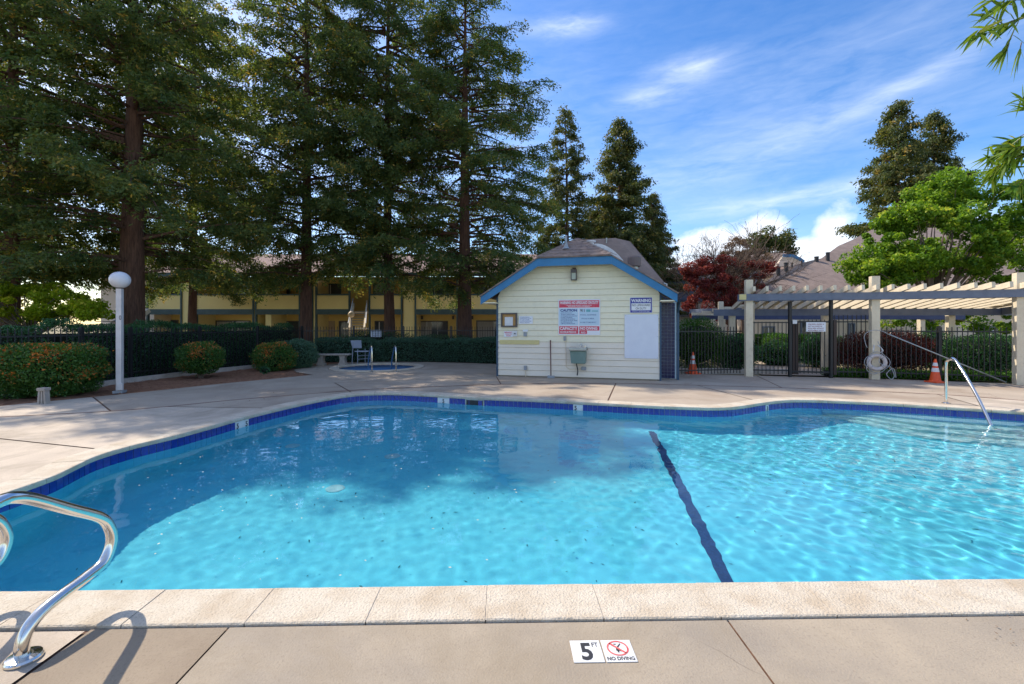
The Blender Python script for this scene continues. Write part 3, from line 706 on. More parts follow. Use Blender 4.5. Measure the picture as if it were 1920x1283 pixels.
# ------------------------------------------------------------------ metal fences
pick_me = {}
def picket_mesh(h, w=.018):
    k = (round(h, 3), w)
    if k not in pick_me:
        mb = MB(); mb.box(-w/2, w/2, -w/2, w/2, 0, h-.03); mb.add([(-w/2, -w/2, h-.03), (w/2, -w/2, h-.03), (w/2, w/2, h-.03), (-w/2, w/2, h-.03), (0, 0, h)], [(0, 1, 4), (1, 2, 4), (2, 3, 4), (3, 0, 4)])
        pick_me[k] = fixn(mb.mesh('picket'))
    return pick_me[k]
def fence(name, label, pts, h, z0, rails, m, cat='fence', sp=.115, post_every=2.4, post_h=None, group=None, pw=.018, posts=True, skip_ends=False):
    t = thing(name, label, cat, (pts[0][0], pts[0][1], 0), 0, group)
    P = [Vector((p[0], p[1], 0)) for p in pts]
    for i in range(len(P)-1):
        a, b = P[i], P[i+1]; d = b-a; L = d.length; u = d.normalized(); rz = math.atan2(u.y, u.x)
        for r_ in rails: B('rail', MB().beam(a+Vector((0, 0, z0+r_)), b+Vector((0, 0, z0+r_)), .03, .035), m, t)
        n = max(1, int(L/sp))
        for k in range(n):
            p = a+u*(L*(k+.5)/n); obj('picket', picket_mesh(h, pw), m, t, Matrix.Translation((p.x, p.y, z0)) @ Matrix.Rotation(rz, 4, 'Z'))
        if posts:
            np_ = max(1, round(L/post_every))
            for k in range(np_+(1 if i == len(P)-2 else 0)):
                if skip_ends and (k == 0 and i == 0 or k == np_): continue
                p = a+u*(L*k/np_); B('post', MB().box(p.x-.03, p.x+.03, p.y-.03, p.y+.03, -.04, z0+(post_h or h)+.02), m, t)
    return t
fence('iron_fence', 'black picket fence along the mulch bed in front of the tall hedge', [(-18, 7.95), (-13.05, 9.0), (-11.7, 10.33), (-11.15, 11.78), (-10.95, 13.05), (-10.5, 15.3), (-9.7, 17.35), (-9.2, 19.9)], 1.42, .14, (.12, 1.22), M['iron'])
fence('iron_fence', 'black picket fence behind the low hedge and spa', [(-9.2, 19.95), (-5.0, 20.9), (-.6, 20.9), (1.6, 20.2)], 1.5, .05, (.12, 1.30), M['iron'])

# ------------------------------------------------------------------ pool hut
HO = Vector((-.44, 14.5, 0)); HR = Vector((4.31, 13.28, 0)); HEX = (HR-HO).normalized(); HEY = Vector((-HEX.y, HEX.x, 0)); HW = (HR-HO).length
HM = Matrix(((HEX.x, HEY.x, 0, HO.x), (HEX.y, HEY.y, 0, HO.y), (0, 0, 1, 0), (0, 0, 0, 1)))
def H(s, t, z): return HM @ Vector((s, t, z))
def hp(u, v, t=0):               # photograph pixel -> (s, z) on the hut's front wall
    d = Vector(((u-CX)/F, 1, (HZ-v)/F)); o = Vector((0, 0, CAMH)); k = (H(0, t, 0)-o).dot(HEY)/d.dot(HEY); p = o+d*k
    return (p-HO).dot(HEX), p.z
hut = thing('pool_house', 'cream clapboard pool house with bright blue bargeboards and brown roof', 'pool house', HO, math.atan2(HEX.y, HEX.x))
sl = .626; s0, s1 = -.45, HW+.45; zE = 2.5; sa, sb = 1.36, HW-1.36; zT = zE+sl*(sa-s0); sm = HW/2; zR = zE+sl*(sm-s0)
def topz(s):
    s = min(s, HW-s); return min(zE+sl*(s-s0), zT)
# inner wall body
mb = MB(); prof = [(0.03, 0), (HW-.03, 0), (HW-.03, topz(.03)-.12), (sb, zT-.12), (sa, zT-.12), (.03, topz(.03)-.12)]
mb.prism([H(s, .03, z) for s, z in prof], HEY*2.4); B('wall', mb, M['gap_shade'], hut)
# clapboards, one by one
bh = .178; z = .03; k = 0
while z < zT-.16:
    z2 = min(z+bh, zT-.14)
    def clip(zz): 
        if zz <= topz(0)-.14: return 0.0
        return max(0, (zz+.14-zE)/sl+s0)
    l0, l1 = clip(z), clip(z2)
    if HW-2*l1 > .3:
        mb = MB(); th0, th1 = .028, .008
        zb_ = z+.007; a = [(l0, -th0, zb_), (HW-l0, -th0, zb_), (HW-l1, -th1, z2), (l1, -th1, z2)]; b = [(l0, .028, zb_), (HW-l0, .028, zb_), (HW-l1, .028, z2), (l1, .028, z2)]
        mb.v = [tuple(H(*p)) for p in a+b]; mb.f = [(0, 1, 2, 3), (7, 6, 5, 4), (0, 4, 5, 1), (1, 5, 6, 2), (2, 6, 7, 3), (3, 7, 4, 0)]
        B('clapboard', mb, M['siding'] if z > 1.0 else M['siding_low'], hut)
    z += bh; k += 1
for s_, nm in ((-.0, 'corner_trim'), (HW, 'corner_trim')):
    mb = MB(); mb.box(s_-.05 if s_ == 0 else s_-.005, s_+.005 if s_ == 0 else s_+.05, -.04, .09, 0, 2.5, HM); B(nm, mb, M['blue_dark'], hut)
# bargeboards
tb = -.42; bd = .235
def barge(p, q, e0=0, e1=0):
    mb = MB(); a = [(p[0], p[1]), (q[0], q[1]), (q[0], q[1]-bd), (p[0], p[1]-bd)]
    mb.prism([H(s, tb, z) for s, z in a], HEY*.045); B('bargeboard', mb, M['blue'], hut)
barge((s0, zE), (sa, zT)); barge((sa+.002, zT), (sb-.002, zT)); barge((sb, zT), (s1, zE))
# roof slopes
def slab(name, pts, th, m, parent, label=None):
    P = [Vector(p) for p in pts]; n = (P[1]-P[0]).cross(P[2]-P[0]).normalized()
    if n.z < 0: n = -n
    return B(name, MB().prism(P, n*th), m, parent, label=label)
tR = .56; tF = -.46
slab('roof_slope', [H(s0-.02, tF, zE+.0), H(sa, tF, zT), H(sm, tR, zR), H(sm, 2.6, zR), H(s0-.02, 2.6, zE)], .035, M['shingle'], hut)
slab('roof_slope', [H(s1+.02, tF, zE+.0), H(sb, tF, zT), H(sm, tR, zR), H(sm, 2.6, zR), H(s1+.02, 2.6, zE)], .035, M['shingle'], hut)
hip = slab('roof_hip', [H(sa-.02, tF, zT), H(sb+.02, tF, zT), H(sm, tR+.0, zR)], .03, M['shingle'], hut)
# shingles on the small hip face, and hip caps
rows = 6
for r_ in range(rows):
    f0, f1 = r_/rows, (r_+1.12)/rows
    a0, b0 = sa+(sm-sa)*f0, sb+(sm-sb)*f0; n = max(1, int((b0-a0)/.30)); offs = (.5 if r_ % 2 else 0)
    for k in range(-1, n+1):
        x0 = a0+(b0-a0)*(k+offs)/n; x1 = a0+(b0-a0)*(k+1+offs)/n
        f1c = min(1, f1); lo = a0+.02; hi = b0-.02; a1, b1 = sa+(sm-sa)*f1c, sb+(sm-sb)*f1c
        x0, x1 = max(lo, x0)+.004, min(hi, x1)-.004
        if x1-x0 < .05: continue
        y0, y1 = max(x0, a1), min(x1, b1)
        if y1-y0 < .02: continue
        up = .045+R.uniform(0, .006)
        tt = lambda f: tF+(tR-tF)*f
        zz = lambda f: zT+(zR-zT)*f
        P = [H(x0, tt(f0)-.01, zz(f0)+up), H(x1, tt(f0)-.01, zz(f0)+up), H(y1, tt(f1c), zz(f1c)+.035), H(y0, tt(f1c), zz(f1c)+.035)]
        B('shingle', MB().prism(P, Vector((0, 0, -.014))), M['shingle'], hut)
for sgn in (0, 1):
    p0 = H(sb if sgn else sa, tF-.01, zT+.055); p1 = H(sm, tR, zR+.06)
    n = 9
    for k in range(n):
        a = p0.lerp(p1, k/n); b = p0.lerp(p1, (k+1.15)/n); up = Vector((0, 0, .012)); w = HEX*.15
        B('hip_cap', MB().prism([a-w+up*.2-Vector((0,0,.03)), a+up*1.6, a+w+up*.2-Vector((0,0,.03)), b+w-Vector((0,0,.05)), b, b-w-Vector((0,0,.05))], Vector((0, 0, -.012))), M['shingle'], hut)
for k in range(8):
    a = H(sm, tR+k*.25, zR+.05); b = H(sm, tR+(k+1.1)*.25, zR+.045)
    B('ridge_cap', MB().prism([a-HEX*.12-Vector((0, 0, .06)), a, a+HEX*.12-Vector((0, 0, .06)), b+HEX*.12-Vector((0, 0, .065)), b, b-HEX*.12-Vector((0, 0, .065))], Vector((0, 0, -.012))), M['shingle'], hut)
# soffit returns
mb = MB(); mb.box(-.42, 0, -.40, 2.5, 2.30, 2.33, HM); B('soffit', mb, M['siding'], hut)
mb = MB(); mb.box(HW, HW+.42, -.40, 2.5, 2.30, 2.33, HM); B('soffit', mb, M['siding'], hut)
# rear block
rb0, rb1, zr0, zr1 = .95, 5.15, 3.0, 4.80
mb = MB(); mb.box(rb0+.2, rb1-.35, 2.2, 6.2, 0, 3.0, HM); B('rear_wall', mb, M['grey_wall'], hut)
for q in ([H(rb0, 1.9, zr0), H(rb1, 1.9, zr0), H(4.05, 3.3, 4.66), H(3.55, 3.3, zr1), H(2.33, 3.3, zr1)], [H(rb1, 1.9, zr0), H(rb1, 6.3, zr0), H(4.05, 4.9, 4.66), H(4.05, 3.3, 4.66)],
          [H(rb0, 6.3, zr0), H(rb0, 1.9, zr0), H(2.33, 3.3, zr1), H(2.33, 4.9, zr1)]):
    slab('rear_roof_slope', q, .04, M['roof_far'], hut)
mb = MB(); mb.box(rb0, rb1+.02, 1.84, 1.90, zr0-.12, zr0+.01, HM); B('gutter', mb, M['green_trim'], hut)
B('gutter_end', MB().tube([H(rb1+.0, 1.84, zr0+.0), H(rb1+.09, 1.84, zr0-.03), H(rb1+.1, 1.84, zr0-.22)], .02, 6), M['white'], hut)
# roof vents and skylights
def slopept(f, t, side=1, lift=.05): 
    s = sm+(s1-sm)*f if side > 0 else sm-(sm-s0)*f
    return H(s, t, zR-(zR-zE)*f+lift)
vp = H(sm-.28, -.02, zT+.32)
B('vent_pipe', MB().tube([vp, vp+Vector((0, 0, .42))], .035, 10), M['grey_box'], hut, smooth=True)
B('vent_flashing', MB().lathe([(.12, 0), (.07, .07), (.045, .16)], vp, 12), M['grey_box'], hut)
p = slopept(.14, .75); B('white_vent', MB().lathe([(.10, 0), (.10, .13), (.16, .15), (.16, .19), (.02, .2)], p, 14), M['white'], hut)
p = slopept(.60, .45)
B('turbine_stack', MB().lathe([(.12, -.05), (.12, .14)], p, 14), M['steel_dull'], hut)
tv = B('turbine_vent', MB().lathe([(.16, .12), (.20, .14), (.20, .40), (.17, .44), (.02, .45)], p, 14), M['vent_brown'], hut)
for side, f0, f1, t0_ in ((1, .16, .52, .25), (-1, .30, .56, .62)):
    mb = MB(); nn = 10
    for i in range(nn+1):
        f = f0+(f1-f0)*i/nn; hgt = .27*math.sin(math.pi*i/nn)**.6 if side > 0 else .14*math.sin(math.pi*i/nn)
        for tt_ in (t0_, t0_+.5): mb.v.append(tuple(slopept(f, tt_, side, .03+hgt)))
        for tt_ in (t0_, t0_+.5): mb.v.append(tuple(slopept(f, tt_, side, .0)))
    for i in range(nn):
        a = i*4; mb.f += [(a, a+1, a+5, a+4), (a, a+4, a+6, a+2), (a+1, a+3, a+7, a+5)]
    B('skylight', mb, M['white'], hut, smooth=False)
p = H(3.2, 3.28, zr1-.1); B('ridge_pipe', MB().tube([p, p+Vector((0, -.15, -.05)), p+Vector((0, -.15, .12))], .025, 8), M['steel_dull'], hut)
# recessed blue tiled shower wall to the right of the front
s_a, s_b = HW+.05, HW+.52; tT = .62
mb = MB(); mb.box(s_a-.1, s_b-.0, tT+.01, tT+.2, 0, 2.32, HM); B('shower_wall', mb, M['grout'], hut)
shower_tile = fixn(MB().box(-.049, .049, -.006, .006, -.049, .049).mesh('wall_tile'))
nav = mat('navy wall tile', (.008, .014, .075), .25, (.012, .02, .11), 9)
for i in range(5):
    for j in range(22):
        obj('wall_tile', shower_tile, nav, hut, HM @ Matrix.Translation((s_a-.04+i*.104, tT+.004, .06+j*.104)))
mb = MB(); mb.box(s_b-.02, s_b+.05, .30, .38, 0, 2.32, HM); B('shower_post', mb, M['blue_dark'], hut)
mb = MB(); mb.prism([H(s_b-.0, -.2, 2.33), H(s_b, .34, 2.33), H(s_b, .34, 1.95)], HEX*.04); B('bracket', mb, M['blue_dark'], hut)

# things fixed on the hut's front wall: each its own object
FR = frame(H(0, -.032, 0), HEX, (0, 0, 1))     # x right, y up, z outward
def rect(u0, v0, u1, v1):
    a, b = hp(u0, v0, -.03), hp(u1, v1, -.03); return a[0], b[0], b[1], a[1]
def wallthing(name, label, cat, u0, v0, u1, v1, group=None):
    x0, x1, y0, y1 = rect(u0, v0, u1, v1); return thing(name, label, cat, FR @ Vector(((x0+x1)/2, y0, 0)), 0, group), x0, x1, y0, y1
t, x0, x1, y0, y1 = wallthing('notice_board', 'dark framed cork notice board with one white sheet pinned', 'notice board', 940, 587, 970, 613.5)
plate('backing', FR, x0+.03, x1-.03, y0+.03, y1-.03, .02, M['cork'], t)
for (a, b, c, d) in ((x0, x1, y0, y0+.045), (x0, x1, y1-.045, y1), (x0, x0+.045, y0+.045, y1-.045), (x1-.045, x1, y0+.045, y1-.045)): plate('frame', FR, a, b, c, d, .06, M['dark_wood'], t)
plate('paper', FR, x0+.12, x1-.14, y0+.04, y1-.13, .004, M['white'], t, .021)
t, x0, x1, y0, y1 = wallthing('small_sign', 'small pale placard with blue lines right of the cork board', 'sign', 973, 593, 999, 607.5)
w, h = x1-x0, y1-y0; plate('panel', FR, x0, x1, y0, y1, .006, M['sign_white'], t)
for i, s in enumerate(('SHOWER BEFORE', 'ENTERING POOL OR SPA', 'NO GLASS CONTAINERS', 'ALLOWED IN POOL AREA', 'NO PETS')): text(s, FR, x0+w*.1, y1-h*(.20+.17*i), w*(.8 if i % 2 else .66), h*.11, M['ink_lines'], t, .007, .02)
t, x0, x1, y0, y1 = wallthing('emergency_sign', 'white sign with red emergency phone lettering under the cork board', 'sign', 945, 621, 962, 632)
w, h = x1-x0, y1-y0; plate('panel', FR, x0, x1, y0, y1, .006, M['sign_white'], t)
for i, s in enumerate(('EMERGENCY', 'CALL 911', 'PHONE')): text(s, FR, x0+w*(.06+.1*i), y1-h*(.33+.29*i), w*(.88-.2*i), h*.22, M['sign_red'], t, .007, .03)
t, x0, x1, y0, y1 = wallthing('switch_box', 'white switch box with black knob beside the emergency sign', 'switch', 962.5, 620.5, 970, 631)
plate('box', FR, x0, x1, y0, y1, .05, M['white'], t, bev=.004); B('knob', MB().tube([FR @ Vector(((x0+x1)/2, (y0+y1)/2, .045)), FR @ Vector(((x0+x1)/2, (y0+y1)/2, .075))], .02, 10), M['ink'], t)
t, x0, x1, y0, y1 = wallthing('key_switch', 'narrow grey switch plate under a white tag on the siding', 'switch', 982, 623, 988, 631)
plate('plate', FR, x0, x1, y0, y1, .03, M['grey_box'], t, bev=.003); plate('tag', FR, x0-.03, x1+.03, y1+.015, y1+.08, .006, M['sign_white'], t)
t, x0, x1, y0, y1 = wallthing('siding_patch', 'yellow repaired strip of siding below the emergency sign', 'patch', 937, 637.5, 1011, 646)
plate('strip', FR, x0, x1, y0, y1, .012, M['siding_patch'], t)
t, x0, x1, y0, y1 = wallthing('outlet_box', 'small grey outlet box low on the siding left of the broom', 'outlet', 983, 686, 988, 694)
plate('box', FR, x0, x1, y0, y1, .06, M['grey_box'], t, bev=.005); B('conduit', MB().tube([FR @ Vector(((x0+x1)/2, y0+.01, .03)), FR @ Vector(((x0+x1)/2+.01, 0.01, .03))], .014, 8), M['cream'], t)
# main rules poster
t, x0, x1, y0, y1 = wallthing('rules_poster', 'large red white and blue pool rules poster with CAUTION and CAPACITY', 'sign', 1047, 562, 1125.5, 628.5)
w, h = x1-x0, y1-y0; q = lambda a, b, c, d, m, nm='panel', l=.007: plate(nm, FR, x0+w*a, x0+w*b, y0+h*c, y0+h*d, .003, m, t, l)
plate('backing', FR, x0, x1, y0, y1, .007, M['sign_white'], t)
q(.02, .98, .77, .97, M['sign_red'], 'header'); q(.02, .48, .27, .745, M['sign_cyan']); q(.505, .98, .27, .745, M['sign_cyan']); q(.02, .48, .03, .245, M['sign_red'], 'capacity_panel'); q(.505, .98, .125, .245, M['sign_red'], 'no_diving_panel'); q(.505, .69, .03, .12, M['sign_red'])
T_ = lambda s, a, c, ww, hh, m, b=.02: text(s, FR, x0+w*a, y0+h*c, w*ww, h*hh, m, t, .0115, b)
T_('WARNING: NO LIFEGUARD ON DUTY', .04, .865, .92, .085, M['sign_white'], .03)
T_('CHILDREN UNDER THE AGE OF 14 SHOULD NOT USE\nPOOL WITHOUT AN ADULT IN ATTENDANCE', .20, .785, .60, .055, M['sign_white'])
T_('CAUTION', .05, .655, .40, .075, M['ink_blue'], .045)
for i, s in enumerate(('USE OF THIS POOL IS AT', 'YOUR OWN RISK', 'NO RUNNING OR ROUGH PLAY', 'ALCOHOL IS PROHIBITED', 'SHOWER BEFORE ENTERING', 'NO GLASS IN POOL AREA', 'NO PETS ALLOWED', 'OBEY ALL POSTED RULES')): T_(s, .06, .605-.043*i, .28+.12*((i*7) % 3)/2, .026, M['ink_blue'], .02)
T_('911', .53, .64, .10, .085, M['ink'], .03)
q(.67, .77, .645, .715, mat('teal print', (.14, .40, .46), .5), 'print_block', .0105); q(.80, .95, .65, .685, mat('teal print', (.20, .44, .50), .5), 'print_block', .0105)
for i, s in enumerate(('POOL ADDRESS', 'PHONE NUMBER', 'IN CASE OF EMERGENCY')): T_(s, .53+.03*(i == 1), .545-.105*i, .38-.08*(i == 1), .035, M['ink_lines'])
T_('CAPACITY', .04, .135, .42, .09, M['sign_white'], .03); T_('MAXIMUM PERSONS', .05, .055, .38, .05, M['sign_white'])
T_('NO DIVING', .53, .145, .40, .08, M['sign_white'], .03); T_('NO', .55, .045, .10, .05, M['sign_white'])
t, x0, x1, y0, y1 = wallthing('electrical_box', 'small grey electrical box directly under the rules poster with conduit', 'electrical box', 1057, 631, 1061.5, 639)
plate('box', FR, x0, x1, y0, y1, .05, M['grey_box'], t, bev=.004)
a = hp(1061, 640); b = hp(1062, 688); c = hp(1067, 692); d = hp(1090, 692)
B('conduit', MB().tube([FR @ Vector((p[0], p[1], .02)) for p in (a, b, c, d)], .008, 8), M['cream'], t)
t, x0, x1, y0, y1 = wallthing('power_outlet', 'grey weatherproof outlet below the drinking fountain', 'outlet', 1090, 687.5, 1099, 694.5)
plate('box', FR, x0, x1, y0, y1, .06, M['grey_box'], t, bev=.012)
# drinking fountain
t, x0, x1, y0, y1 = wallthing('drinking_fountain', 'grey green wall mounted drinking fountain with metal basin', 'drinking fountain', 1069.5, 649, 1101, 681)
mb = MB(); mb.prism([FR @ Vector((x, y, 0)) for x, y in ((x0+.06, y0), (x1-.03, y0), (x1-.01, y1-.13), (x0+.02, y1-.13))], -HEY*.30); B('cabinet', mb, M['fountain'], t, bev=.015)
mb = MB(); mb.box(x0-.01, x1+.01, y1-.13, y1-.02, 0, .36, FR); B('basin', mb, M['steel_dull'], t, bev=.02)
mb = MB(); mb.box(x0+.03, x1-.03, y1-.02, y1-.012, .03, .33, FR); B('basin_rim', mb, M['steel'], t)
B('spout', MB().tube([FR @ Vector((x0+.36, y1-.03, .10)), FR @ Vector((x0+.36, y1+.05, .10)), FR @ Vector((x0+.32, y1+.07, .14))], .015, 8), M['steel'], t, smooth=True)
B('push_button', MB().tube([FR @ Vector((x0+.46, y1-.02, .2)), FR @ Vector((x0+.46, y1+.02, .2))], .03, 10), M['steel'], t)
B('drain_pipe', MB().tube(crv([FR @ Vector((hp(1083, 680)[0], y0+.02, .12)), FR @ Vector((hp(1082, 690)[0], .42, .10)), FR @ Vector((hp(1084, 698)[0], .25, .08)), FR @ Vector((hp(1083, 704)[0], .1, .1))], 4), .018, 8), M['ink'], t)
# broom leaning on wall
p0 = FR @ Vector((hp(1035, 708)[0], .04, .16)); a = hp(1032.5, 638)
t = thing('broom', 'dark red handled broom leaning against the siding', 'broom', (p0.x, p0.y, 0))
B('handle', MB().tube([p0, FR @ Vector((a[0], a[1], .02))], .016, 8), M['red_handle'], t, smooth=True)
mb = MB(); mb.boxM(Matrix.Translation((p0.x, p0.y, .04)) @ Matrix.Rotation(math.atan2(HEX.y, HEX.x), 4, 'Z'), .22, .06, .075); B('brush_head', mb, M['grey_box'], t, bev=.01)
# wall lamp
t, x0, x1, y0, y1 = wallthing('wall_lamp', 'small dark lantern lamp under the blue gable board', 'wall lamp', 1071.5, 506, 1082, 526)
plate('back_plate', FR, x0+.03, x1-.03, y0+.02, y1+.06, .02, M['dark_wood'], t)
plate('lantern_cap', FR, x0, x1, y1-.11, y1, .16, M['dark_wood'], t, .02, bev=.008); plate('lantern_glass', FR, x0+.02, x1-.02, y0+.02, y1-.11, .12, mat('lamp glass', (.42, .46, .36), .3), t, .03)
for xx in (x0, x1-.02): plate('lantern_bar', FR, xx, xx+.02, y0, y1-.11, .15, M['dark_wood'], t, .02)
plate('lantern_base', FR, x0, x1, y0, y0+.02, .15, M['dark_wood'], t, .02)
# warning sign
t, x0, x1, y0, y1 = wallthing('warning_sign', 'blue and white WARNING sign near the right end of the clapboard wall', 'sign', 1181, 558, 1223, 587)
w, h = x1-x0, y1-y0; plate('backing', FR, x0, x1, y0, y1, .006, M['sign_white'], t); plate('blue_field', FR, x0+.012, x1-.012, y0+.012, y1-.012, .002, M['sign_blue'], t, .006)
plate('white_field', FR, x0+w*.07, x1-w*.07, y0+h*.17, y0+h*.62, .002, M['sign_white'], t, .008)
text('WARNING', FR, x0+w*.06, y0+h*.68, w*.88, h*.22, M['sign_white'], t, .0105, .035); text('NO LIFEGUARD', FR, x0+w*.10, y0+h*.43, w*.80, h*.14, M['ink'], t, .0105, .01); text('ON DUTY', FR, x0+w*.26, y0+h*.22, w*.48, h*.14, M['ink'], t, .0105, .01)
text('SWIM AT YOUR OWN RISK', FR, x0+w*.12, y0+h*.07, w*.76, h*.06, M['sign_white'], t, .0105)
t, x0, x1, y0, y1 = wallthing('white_board', 'blank white board on the siding under the WARNING sign', 'board', 1171, 590, 1234.5, 673)
plate('panel', FR, x0, x1, y0, y1, .012, M['panel'], t); 
for (a, b) in ((x0+.03, y0+.03), (x1-.03, y0+.03), (x0+.03, y1-.03), (x1-.03, y1-.03), (x0+.03, (y0+y1)/2), (x1-.03, (y0+y1)/2)): B('screw', MB().tube([FR @ Vector((a, b, .01)), FR @ Vector((a, b, .016))], .008, 8), M['grey_box'], t)

# ------------------------------------------------------------------ pergola, gate and right hand fences
pg = thing('pergola', 'cream and slate blue timber pergola over the entrance gate', 'pergola', (10.85, 13.6, 0))
A_, B_, C_ = Vector((7.49, 14.40, 0)), Vector((10.85, 13.62, 0)), Vector((13.85, 12.42, 0)); E_ = C_+(C_-B_).normalized()*3.2
fd1 = (B_-A_).normalized(); fd2 = (C_-B_).normalized()
def post(p, w, h, rz, m=M['cream'], nm='post'):
    mb = MB(); mb.boxM(Matrix.Translation((p.x, p.y, h/2)) @ Matrix.Rotation(rz, 4, 'Z'), w, w, h); return B(nm, mb, m, pg, bev=.006)
r1 = math.atan2(fd1.y, fd1.x); r2 = math.atan2(fd2.y, fd2.x)
post(A_, .21, 3.05, r1); post(B_, .21, 3.08, (r1+r2)/2); post(C_, .21, 3.05, r2); post(E_, .21, 3.05, r2)
# front beams: a pair either side of the posts
nf1 = Vector((fd1.y, -fd1.x, 0)); nf2 = Vector((fd2.y, -fd2.x, 0))
for (p, q, n, e0, e1) in ((A_, B_, nf1, -.28, .0), (B_, C_, nf2, 0, .0), (C_, E_, nf2, 0, .6)):
    d = (q-p).normalized(); a = p+d*e0; b = q+d*e1
    B('front_beam', MB().beam(a+n*.15+Vector((0, 0, 2.49)), b+n*.15+Vector((0, 0, 2.49)), .07, .215), M['slate'], pg)
    B('front_beam', MB().beam(a-n*.15+Vector((0, 0, 2.49)), b-n*.15+Vector((0, 0, 2.49)), .07, .215), M['slate'], pg)
B('beam_end', MB().beam(A_+fd1*-.32+nf1*.20+Vector((0, 0, 2.50)), A_+fd1*-.12+nf1*.20+Vector((0, 0, 2.50)), .02, .17), M['siding_patch'], pg)
# back row
K = [Vector((7.55, 17.15, 0)), Vector((8.22, 17.0, 0)), Vector((11.35, 16.5, 0)), Vector((15.6, 16.2, 0)), Vector((18.4, 15.9, 0))]
for p in K[1:]: post(p, .20, 2.0, r1)
for (p, q) in zip(K[:-1], K[1:]): B('back_beam', MB().beam(p+Vector((0, -.12, 2.08)), q+Vector((.0, -.12, 2.08)), .08, .24), M['slate'], pg)
# third, lower, darker beam with its posts over the path
K3 = [Vector((7.6, 19.2, 0)), Vector((18.5, 18.6, 0))]
B('rear_beam', MB().beam(K3[0]+Vector((0, 0, 1.93)), K3[1]+Vector((0, 0, 1.93)), .08, .18), M['navy'], pg)
B('rear_beam', MB().beam(Vector((8.0, 20.4, 2.22)), Vector((8.9, 17.2, 2.22)), .08, .18), M['slate'], pg)
for p in (Vector((8.45, 19.2, 0)), Vector((8.85, 19.15, 0)), Vector((13.2, 19.0, 0)), Vector((16.9, 18.8, 0))): post(p, .19, 1.86, 0)
post(Vector((8.35, 18.2, 0)), .18, 2.55, r1); post(Vector((8.72, 16.6, 0)), .2, 2.75, r1)
for k in range(5):
    p = Vector((7.75+k*.16, 19.6-k*.65, 2.08+k*.06)); B('rafter', MB().beam(p, p+Vector((1.1, .25, 0)), .06, .13), M['cream'], pg)
# rafters
def along(pts, s):
    for a, b in zip(pts[:-1], pts[1:]):
        L = (b-a).length
        if s <= L: return a+(b-a)*(s/L)
        s -= L
    return b
fl = [A_, B_, C_, E_]; bl = K[1:]
Lf = sum((b-a).length for a, b in zip(fl[:-1], fl[1:])); Lb = sum((b-a).length for a, b in zip(bl[:-1], bl[1:]))
nr = 27
for k in range(nr):
    f = (k+.2)/nr; p = along(fl, f*Lf); q = along(bl, f*Lb); d = (q-p).normalized(); p2 = p-d*.42; q2 = q+d*.35
    z0, z1 = 2.675, 2.275; L = (q-p).length; s_ = (z1-z0)/L
    B('rafter', MB().beam(p2+Vector((0, 0, z0-s_*.42)), q2+Vector((0, 0, z1+s_*.35)), .075, .15), M['cream'], pg)
# right end: side beams running toward the viewer
B('side_beam', MB().beam(Vector((17.2, 16.0, 2.10)), Vector((15.3, 12.2, 2.24)), .08, .24), M['slate'], pg)
B('side_beam', MB().beam(Vector((17.0, 16.2, 2.34)), Vector((15.0, 12.2, 2.44)), .08, .16), M['cream'], pg)

# gate leaf and its frame
gA, gB, gC = G(1481, 707), G(1558, 709), Vector((10.6, 13.85, 0))
gt = thing('entrance_gate', 'black metal picket gate with tall frame posts and white rules sign', 'gate', gA)
B('frame_post', MB().box(gA.x-.04, gA.x+.04, gA.y-.04, gA.y+.04, 0, 2.36), M['iron'], gt); B('frame_post', MB().box(gB.x-.04, gB.x+.04, gB.y-.04, gB.y+.04, 0, 2.38), M['iron'], gt)
B('inner_post', MB().box(gA.x+.09, gA.x+.26, gA.y-.02, gA.y+.05, .08, 1.72), M['brown_iron'], gt); B('inner_post', MB().box(gB.x+.07, gB.x+.16, gB.y-.03, gB.y+.04, .1, 1.78), M['brown_iron'], gt)
gd = (gB-gA).normalized(); n = 10
for z in (.17, 1.72): B('rail', MB().beam(gA+Vector((0, 0, z)), gB+Vector((0, 0, z)), .035, .05), M['iron'], gt)
for k in range(n):
    p = gA+(gB-gA)*((k+.5)/n); obj('picket', picket_mesh(1.68, .018), M['iron'], gt, Matrix.Translation((p.x, p.y, .12)))
FG = frame(gA-Vector((0, .05, 0)), gd, (0, 0, 1))
pa = G(1481, 707).y
x0, x1 = .42, .95; y0, y1 = 1.42, 1.71
sgn = thing('rules_sign', 'white sign with red lettering wired to the entrance gate', 'sign', FG @ Vector((.68, 1.42, 0)))
plate('panel', FG, x0, x1, y0, y1, .008, M['sign_white'], sgn)
for i, s in enumerate(('CHILDREN UNDER 14', 'NOT ALLOWED IN', 'POOL AREA WITHOUT', 'RESPONSIBLE ADULT')): text(s, FG, x0+.05, y1-.085-.064*i, .43-.05*(i == 1), .042, mat('sign maroon', (.22, .03, .06), .5), sgn, .009, .02)
ts = thing('gate_tag', 'small white tag on the gate frame post top', 'tag', FG @ Vector((.08, 1.68, 0))); plate('tag', FG, .05, .17, 1.66, 1.78, .012, M['white'], ts)
fence('iron_fence', 'tall black fence panel between the first pergola post and gate', [(A_.x+.12, A_.y+.02), (gA.x-.04, gA.y+.02)], 1.66, .08, (.12, 1.62), M['iron'], posts=False)
fence('iron_fence', 'tall black fence panel between gate and ring buoy post', [(gB.x+.04, gB.y), (B_.x-.1, B_.y+.12)], 1.86, .08, (.12, 1.64), M['iron'], posts=False)
fence('iron_fence', 'black picket fence in front of the red shrub and cone', [(B_.x+.12, B_.y+.14), (C_.x-.1, C_.y+.16)], 1.50, .08, (.12, 1.36), M['iron'], post_every=1.6, skip_ends=True)
